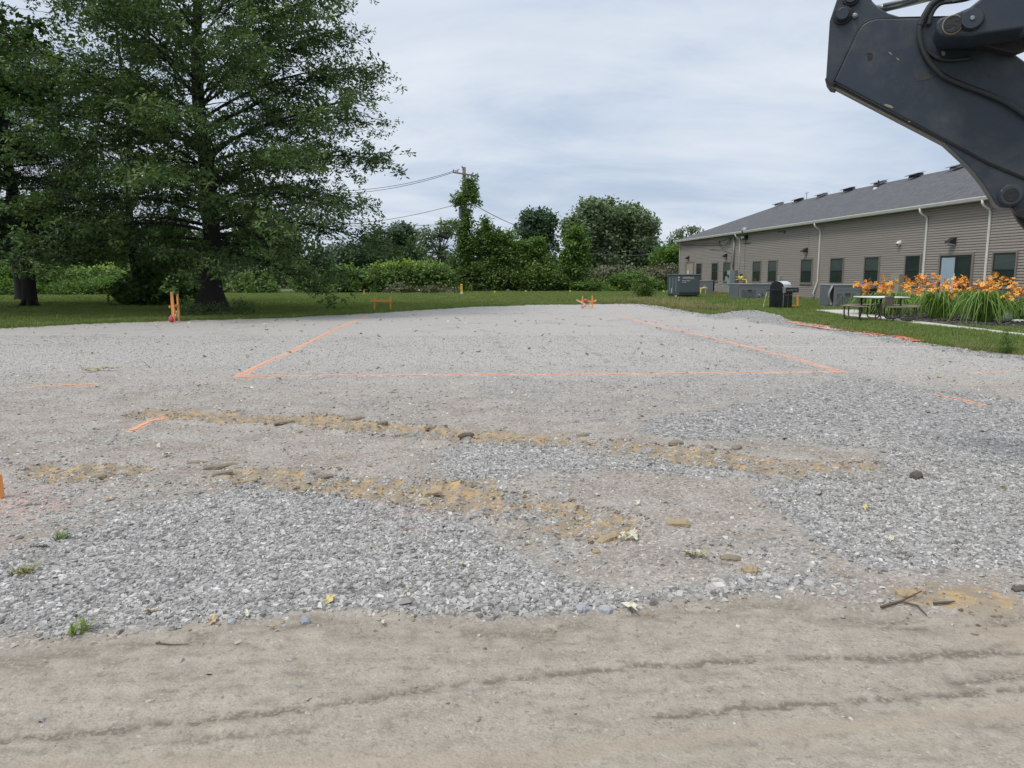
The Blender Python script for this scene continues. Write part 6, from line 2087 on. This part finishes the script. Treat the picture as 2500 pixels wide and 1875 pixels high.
yf = pmat('yellow_flag', (0.70, 0.66, 0.08), rough=0.6); rf = pmat('red_orange_flag', (0.75, 0.14, 0.06), rough=0.6); wf = pmat('white_flag', (0.75, 0.72, 0.7), rough=0.6)
for lab, u, v, c in (('yellow survey flag in the lawn right of the yellow marker post', 1205, 724, yf), ('yellow survey flag in front of the low middle of the vine mound', 1281, 722, yf),
                     ('yellow survey flag before the fresh green young tree', 1389, 722, yf), ('pale flag at the foot of the lime topped hedge', 1021, 719, wf),
                     ('yellow survey flag at the left corner of the generator pad', 1617, 722, yf), ('white survey flag close against the generator', 1627, 723, wf),
                     ('left red flag on the grass before the building wall', 1740, 722, rf), ('right red flag on the grass near the far air conditioner', 1754, 725, rf)):
    flag(lab, u, v, c, 0.30 if c is rf else 0.40)

# ================================================================== clods, sticks, leaves
clod_m = pmat('dried_clay_clod', (0.245, 0.205, 0.150), (0.180, 0.150, 0.110), scale=20, rough=0.9, bump=0.5, bscale=60)
clodt_m = pmat('tan_clay_clod', (0.36, 0.28, 0.17), (0.29, 0.22, 0.13), scale=20, rough=0.9, bump=0.5, bscale=60)
clodd_m = pmat('dark_clod', (0.09, 0.075, 0.062), (0.13, 0.11, 0.09), scale=20, rough=0.9, bump=0.5, bscale=60)
crg = np.random.default_rng(17)


def clod(label, u, v, l, w, h, rz, mat, name='clay_clod', cat='clod', group='clay clods pressed out by the tracks'):
    p = at(u, v)
    if name == 'clay_clod': w *= 0.72; h *= 0.62; l *= 0.9
    mb = MB()
    k = 7
    pts = [Vector((-l / 2 + l * i / (k - 1), crg.normal(0, w * 0.05), 0)) for i in range(k)]
    rings = []
    prof = [(-0.5, 0.0), (-0.46, 0.62), (-0.2, 0.95), (0.22, 1.0), (0.47, 0.66), (0.5, 0.0)]
    n = len(prof)
    vs = []
    for i, q in enumerate(pts):
        e = 0.72 if i in (0, k - 1) else 1.0
        for (a, b) in prof:
            vs.append((q.x + crg.normal(0, l * 0.015), q.y + a * w * e * crg.uniform(0.85, 1.12), b * h * e * crg.uniform(0.85, 1.1)))
    fs = []
    for i in range(k - 1):
        for j in range(n - 1):
            a = i * n + j
            fs.append((a, a + 1, a + 1 + n, a + n))
    fs.append(tuple(range(n))); fs.append(tuple(reversed(range((k - 1) * n, k * n))))
    mb.add(vs, fs)
    o = mb.build(name, mat)
    o.location = (p.x, p.y, hz(p.x, p.y) - 0.006); o.rotation_euler = (crg.normal(0, 0.05), crg.normal(0, 0.06), rz)
    return tag(o, label, cat, group)


CLODS = [(625, 1033, .20, .075, .04, .5, clod_m, 'thin brown clod at the left of the upper track, just below the clay stripe'),
         (695, 1040, .23, .08, .045, .5, clod_m, 'long brown clod on the upper track, second from its left'),
         (863, 1024, .26, .08, .045, .5, clod_m, 'long brown clod near the top edge of the upper track'),
         (935, 1034, .12, .09, .07, .8, clod_m, 'stubby brown lump right of the long clod on the upper track'),
         (990, 1053, .17, .07, .045, .5, clod_m, 'flat brown clod lying on the rubble of the upper track'),
         (1053, 1044, .13, .10, .075, .3, clod_m, 'upright brown lump on the upper track before it reaches the loose stone'),
         (1138, 1066, .17, .085, .06, .6, clodd_m, 'dark brown clod at the end of the bare clay where the loose stone begins'),
         (481, 1126, .17, .085, .035, .15, clod_m, 'flat brown clod left of the long block on the lower track'),
         (540, 1141, .29, .085, .05, .35, clod_m, 'longest straight brown block at the left of the lower track'),
         (543, 1155, .17, .08, .05, .4, clod_m, 'brown block tucked below the longest one on the lower track'),
         (320, 1171, .14, .09, .04, .0, clod_m, 'small brown clod far left on the lower track'),
         (242, 1158, .11, .08, .045, .2, clod_m, 'brown lump on the clay patch at far left'),
         (774, 1159, .25, .085, .055, .45, clod_m, 'tan brown block with square ends beside the orange clay of the lower track'),
         (611, 1173, .12, .09, .04, .1, clodt_m, 'rounded tan stone in the rubble of the lower track'),
         (1053, 1209, .16, .11, .05, .5, clodt_m, 'ochre clod at the right end of the bright orange clay'),
         (1422, 1065, .13, .09, .05, .1, clod_m, 'reddish brown clod on the edge of the long right hand track'),
         (1650, 1096, .14, .10, .055, .3, clod_m, 'brown lump above the middle of the right hand track'),
         (1725, 1098, .13, .10, .055, .2, clod_m, 'brown lump beside another on the upper rim of the right hand track'),
         (1798, 1100, .12, .09, .07, .9, clod_m, 'pointed brown lump on the rim of the right hand track'),
         (2118, 1145, .12, .08, .05, .0, clodt_m, 'tan brown clod at the very end of the right hand track'),
         (2236, 1176, .10, .10, .095, .7, clodd_m, 'near black upright clod alone on the loose stone at right'),
         (1657, 1286, .145, .085, .065, -.1, clodt_m, 'smooth tan clod alone on the packed ground right of centre'),
         (1484, 1318, .235, .085, .06, .75, clodt_m, 'largest tan log shaped clod beside the pale crumpled leaves'),
         (1456, 1346, .05, .045, .04, 0, clodt_m, 'tiny round clod below the log shaped one'),
         (1784, 1366, .115, .09, .04, -.1, clod_m, 'brown curled clod right of the green tan leaf heap'),
         (1831, 1398, .085, .10, .06, .1, clodt_m, 'square tan block nearest the camera right of centre'),
         (2210, 1458, .09, .07, .05, .0, clodt_m, 'tan stone against the dark sticks at lower right'),
         (2495, 1448, .10, .07, .05, .0, clodd_m, 'dark red brown lump at the right edge above the clay patch')]
for (u, v, l, w, h, rz, m_, lab) in CLODS:
    clod(lab, u, v, l, w, h, rz, m_)
bs_m = stone_mat('edge_stone', [(0, (0.25, 0.26, 0.28)), (1, (0.36, 0.36, 0.37))])
for (u, v, s, lab) in ((745, 1522, .055, 'largest loose grey stone on the lip of the dirt strip at left'), (567, 1528, .04, 'blocky grey stone just right of the green weed'), (1478, 1490, .06, 'big angular grey stone in the heap at the lip, centre'),
                       (1420, 1492, .055, 'pale angular stone left of the biggest one on the lip'), (1560, 1180, .0, '')):
    if s: clod(lab, u, v, s, s * 0.75, s * 0.5, crg.uniform(0, 3), bs_m, 'stone', 'stone', 'single bigger stones on the lot')
p = at(2468, 783); o = clod('round grey boulder at the right end of the mulch bed', 2468, 783, .42, .34, .26, .2, bs_m, 'boulder', 'boulder', None) if False else clod('round grey boulder at the right end of the mulch bed', 2468, 783, .42, .34, .26, .2, bs_m, 'boulder', 'boulder', 'rocks in the flower bed'); o.location.z += 0.06
o = clod('flat white stone in front of the boulder in the mulch bed', 2487, 791, .40, .2, .07, .1, white_m, 'flat_stone', 'stone', 'rocks in the flower bed'); o.location.z += 0.06

# sticks at the lip, lower right
stick_m = pmat('dark_stick_bark', (0.075, 0.06, 0.048), (0.12, 0.10, 0.08), scale=30, rough=0.85)
for pts, r_, lab in (([(2150, 1490), (2200, 1480), (2248, 1462)], .006, 'longest dark stick rising to the right over the tan stone at the lip'),
                     ([(2205, 1482), (2238, 1490), (2262, 1507)], .005, 'bent dark stick pointing down to the dirt strip'),
                     ([(2278, 1486), (2310, 1486), (2330, 1482)], .007, 'short black flat stick right of the crossed sticks'),
                     ([(75, 1346), (115, 1343), (120, 1344)], .006, 'thin dark twig on the loose stone at far left'),
                     ([(380, 1576), (420, 1580), (462, 1578)], .003, 'thin dark twig pressed into the dirt strip at left')):
    q = [at(u, v) for u, v in pts]
    q = [Vector((a.x, a.y, hz(a.x, a.y) + r_ + (0.025 if (i == len(q) - 1 and 'longest' in lab) else 0.004))) for i, a in enumerate(q)]
    o = MB().tube(q, [r_, r_ * 0.9, r_ * 0.5], 6).build('stick', stick_m)
    tag(o, lab, 'stick', 'sticks and twigs on the lot')

# dead leaves
dl = [pmat('tan_dead_leaf', (0.52, 0.40, 0.26), (0.42, 0.30, 0.18), scale=30, rough=0.75), pmat('pale_dead_leaf', (0.60, 0.57, 0.45), (0.50, 0.47, 0.34), scale=30, rough=0.75),
      pmat('olive_dead_leaf', (0.24, 0.23, 0.11), (0.42, 0.40, 0.25), scale=30, rough=0.75), pmat('yellow_dead_leaf', (0.60, 0.50, 0.22), (0.48, 0.38, 0.16), scale=30, rough=0.75)]


def leaf_piece(rg, s):
    """lobed, curled leaf as a fan"""
    n = 11
    V = [(0, 0, 0.012 * s * 10)]
    for i in range(n):
        a = 2 * PI * i / n
        r_ = s * (0.55 if i % 2 else 1.0) * rg.uniform(0.75, 1.15)
        V.append((r_ * math.cos(a), r_ * 0.62 * math.sin(a), abs(math.sin(a * 1.5 + rg.uniform(0, 1))) * s * 0.38))
    return V, [(0, 1 + i, 1 + (i + 1) % n) for i in range(n)]


def dead_leaf(lab, u, v, s, mi, k=1, spread=0.0):
    p = at(u, v)
    for j in range(1):
        mb = MB()
        for q in range(k):
            V, Fq = leaf_piece(crg, s * crg.uniform(0.7, 1.1))
            m = Euler((crg.normal(0, .3), crg.normal(0, .3), crg.uniform(0, 6))).to_matrix(); off = Vector((crg.normal(0, spread), crg.normal(0, spread * .6), 0.006 + 0.006 * q))
            mb.add([m @ Vector(x) + off for x in V], Fq)
        o = link('dead_leaf' if k == 1 else 'leaf_heap', new_mesh('leaf', mb.v, mb.f), dl[mi])
        if k > 1: o['kind'] = 'stuff'
        md = o.modifiers.new('thick', 'SOLIDIFY'); md.thickness = 0.0015
        o.location = (p.x, p.y, hz(p.x, p.y) + 0.006)
        tag(o, lab, 'leaf' if k == 1 else None, None if k > 1 else 'dead leaves lying on the lot')


for a in [('tan curled leaf on the loose stone above the green weed', 365, 1508, .045, 0), ('tan leaf at the foot of the stone heap, left of centre', 520, 1528, .035, 0), ('pale leaf right of the tan one on the lip', 604, 1516, .03, 1),
          ('yellow split leaf on the stones left of centre', 803, 1482, .05, 3), ('white curled leaf by the lip near the centre', 936, 1529, .028, 1), ('large pale torn leaf on the lip right of centre', 1540, 1490, .06, 1),
          ('pinkish tan leaf on the stones at left', 267, 1219, .045, 0), ('white green leaf scrap above the lower track', 404, 1112, .06, 1), ('pale folded leaf in the middle right ground', 1557, 1236, .035, 1),
          ('pale leaf left of the folded one', 1455, 1215, .04, 1), ('small yellow green leaf on the stones at right', 2112, 1253, .04, 3), ('pale leaf among the stones at right centre', 1940, 1238, .035, 1), ('white leaf near the square tan block', 1988, 1361, .03, 1),
          ('tiny tan leaf on the dirt edge, left', 663, 1541, .022, 0), ('yellow leaf on stones left of the largest dusty patch', 1130, 1390, .03, 3), ('tan leaf on the stones near the centre lip', 990, 1458, .024, 0),
          ('olive leaf on the track above the stone drift', 1519, 1277, .04, 2), ('olive scrap beyond the right end of the rectangle', 2292, 920, .09, 2), ('dark leaf scrap left on the far gravel', 960, 958, .08, 2)]:
    dead_leaf(*a)
dead_leaf('pale crumpled leaves beside the largest tan clod', 1521, 1322, .04, 1, 6, .035)
dead_leaf('olive and tan crumpled leaves right of centre', 1702, 1365, .04, 2, 6, .035)
dead_leaf('scrap of dry leaves on the lot at left, before the short orange dash', 245, 907, .09, 2, 6, .16)
# small litter all over
x, y = fan_points(crg, 420, 3.5, 26)
mk = masks(x, y); kk = (mk['lot'] < -0.1) & (mk['strip'] < 0.3); x, y = x[kk], y[kk]; n = len(x)
lv = []
for i in range(4):
    V, Fq = leaf_piece(crg, 1.0); lv.append((np.array(V), np.array([(a, b, c, c) for a, b, c in Fq])))
lv = [(V, np.array([(0, 1 + 2 * i, 2 + 2 * i, 1 + (2 * i + 2) % 11 if i < 5 else 1) for i in range(5)])) for V, _ in lv]
LIT = stone_mat('leaf_litter', [(0, (0.10, 0.085, 0.05)), (0.4, (0.25, 0.22, 0.13)), (0.8, (0.45, 0.40, 0.28)), (1, (0.6, 0.57, 0.47))])
o = scatter('leaf_litter', lv, np.stack([x, y, height(x, y) + 0.008], -1), np.stack([crg.normal(0, .3, n), crg.normal(0, .3, n), crg.uniform(0, 6, n)], -1), crg.uniform(.012, .032, n) * (1 + y / 14), LIT, rng=crg)
tag(o, 'scraps of leaf and twig litter strewn over the lot', kind='stuff')


def weed(lab, u, v, s, mat):
    p = at(u, v)
    V, Fq = blade_tuft(crg, 26, s * 0.35, s * 0.55, s * 0.055, 1.6)
    o = link('weed', np_mesh('weed', V, Fq), mat)
    o.location = (p.x, p.y, hz(p.x, p.y)); tag(o, lab, 'weed')


weed('small green weed on the lip of the dirt strip at lower left', 192, 1552, 0.10, GRASS)
weed('flattened dry green weed on the stones at far left', 55, 1410, 0.11, DRYGRASS)
weed('small olive weed on the gravel above the stone drift at left', 152, 1322, 0.09, GRASS)
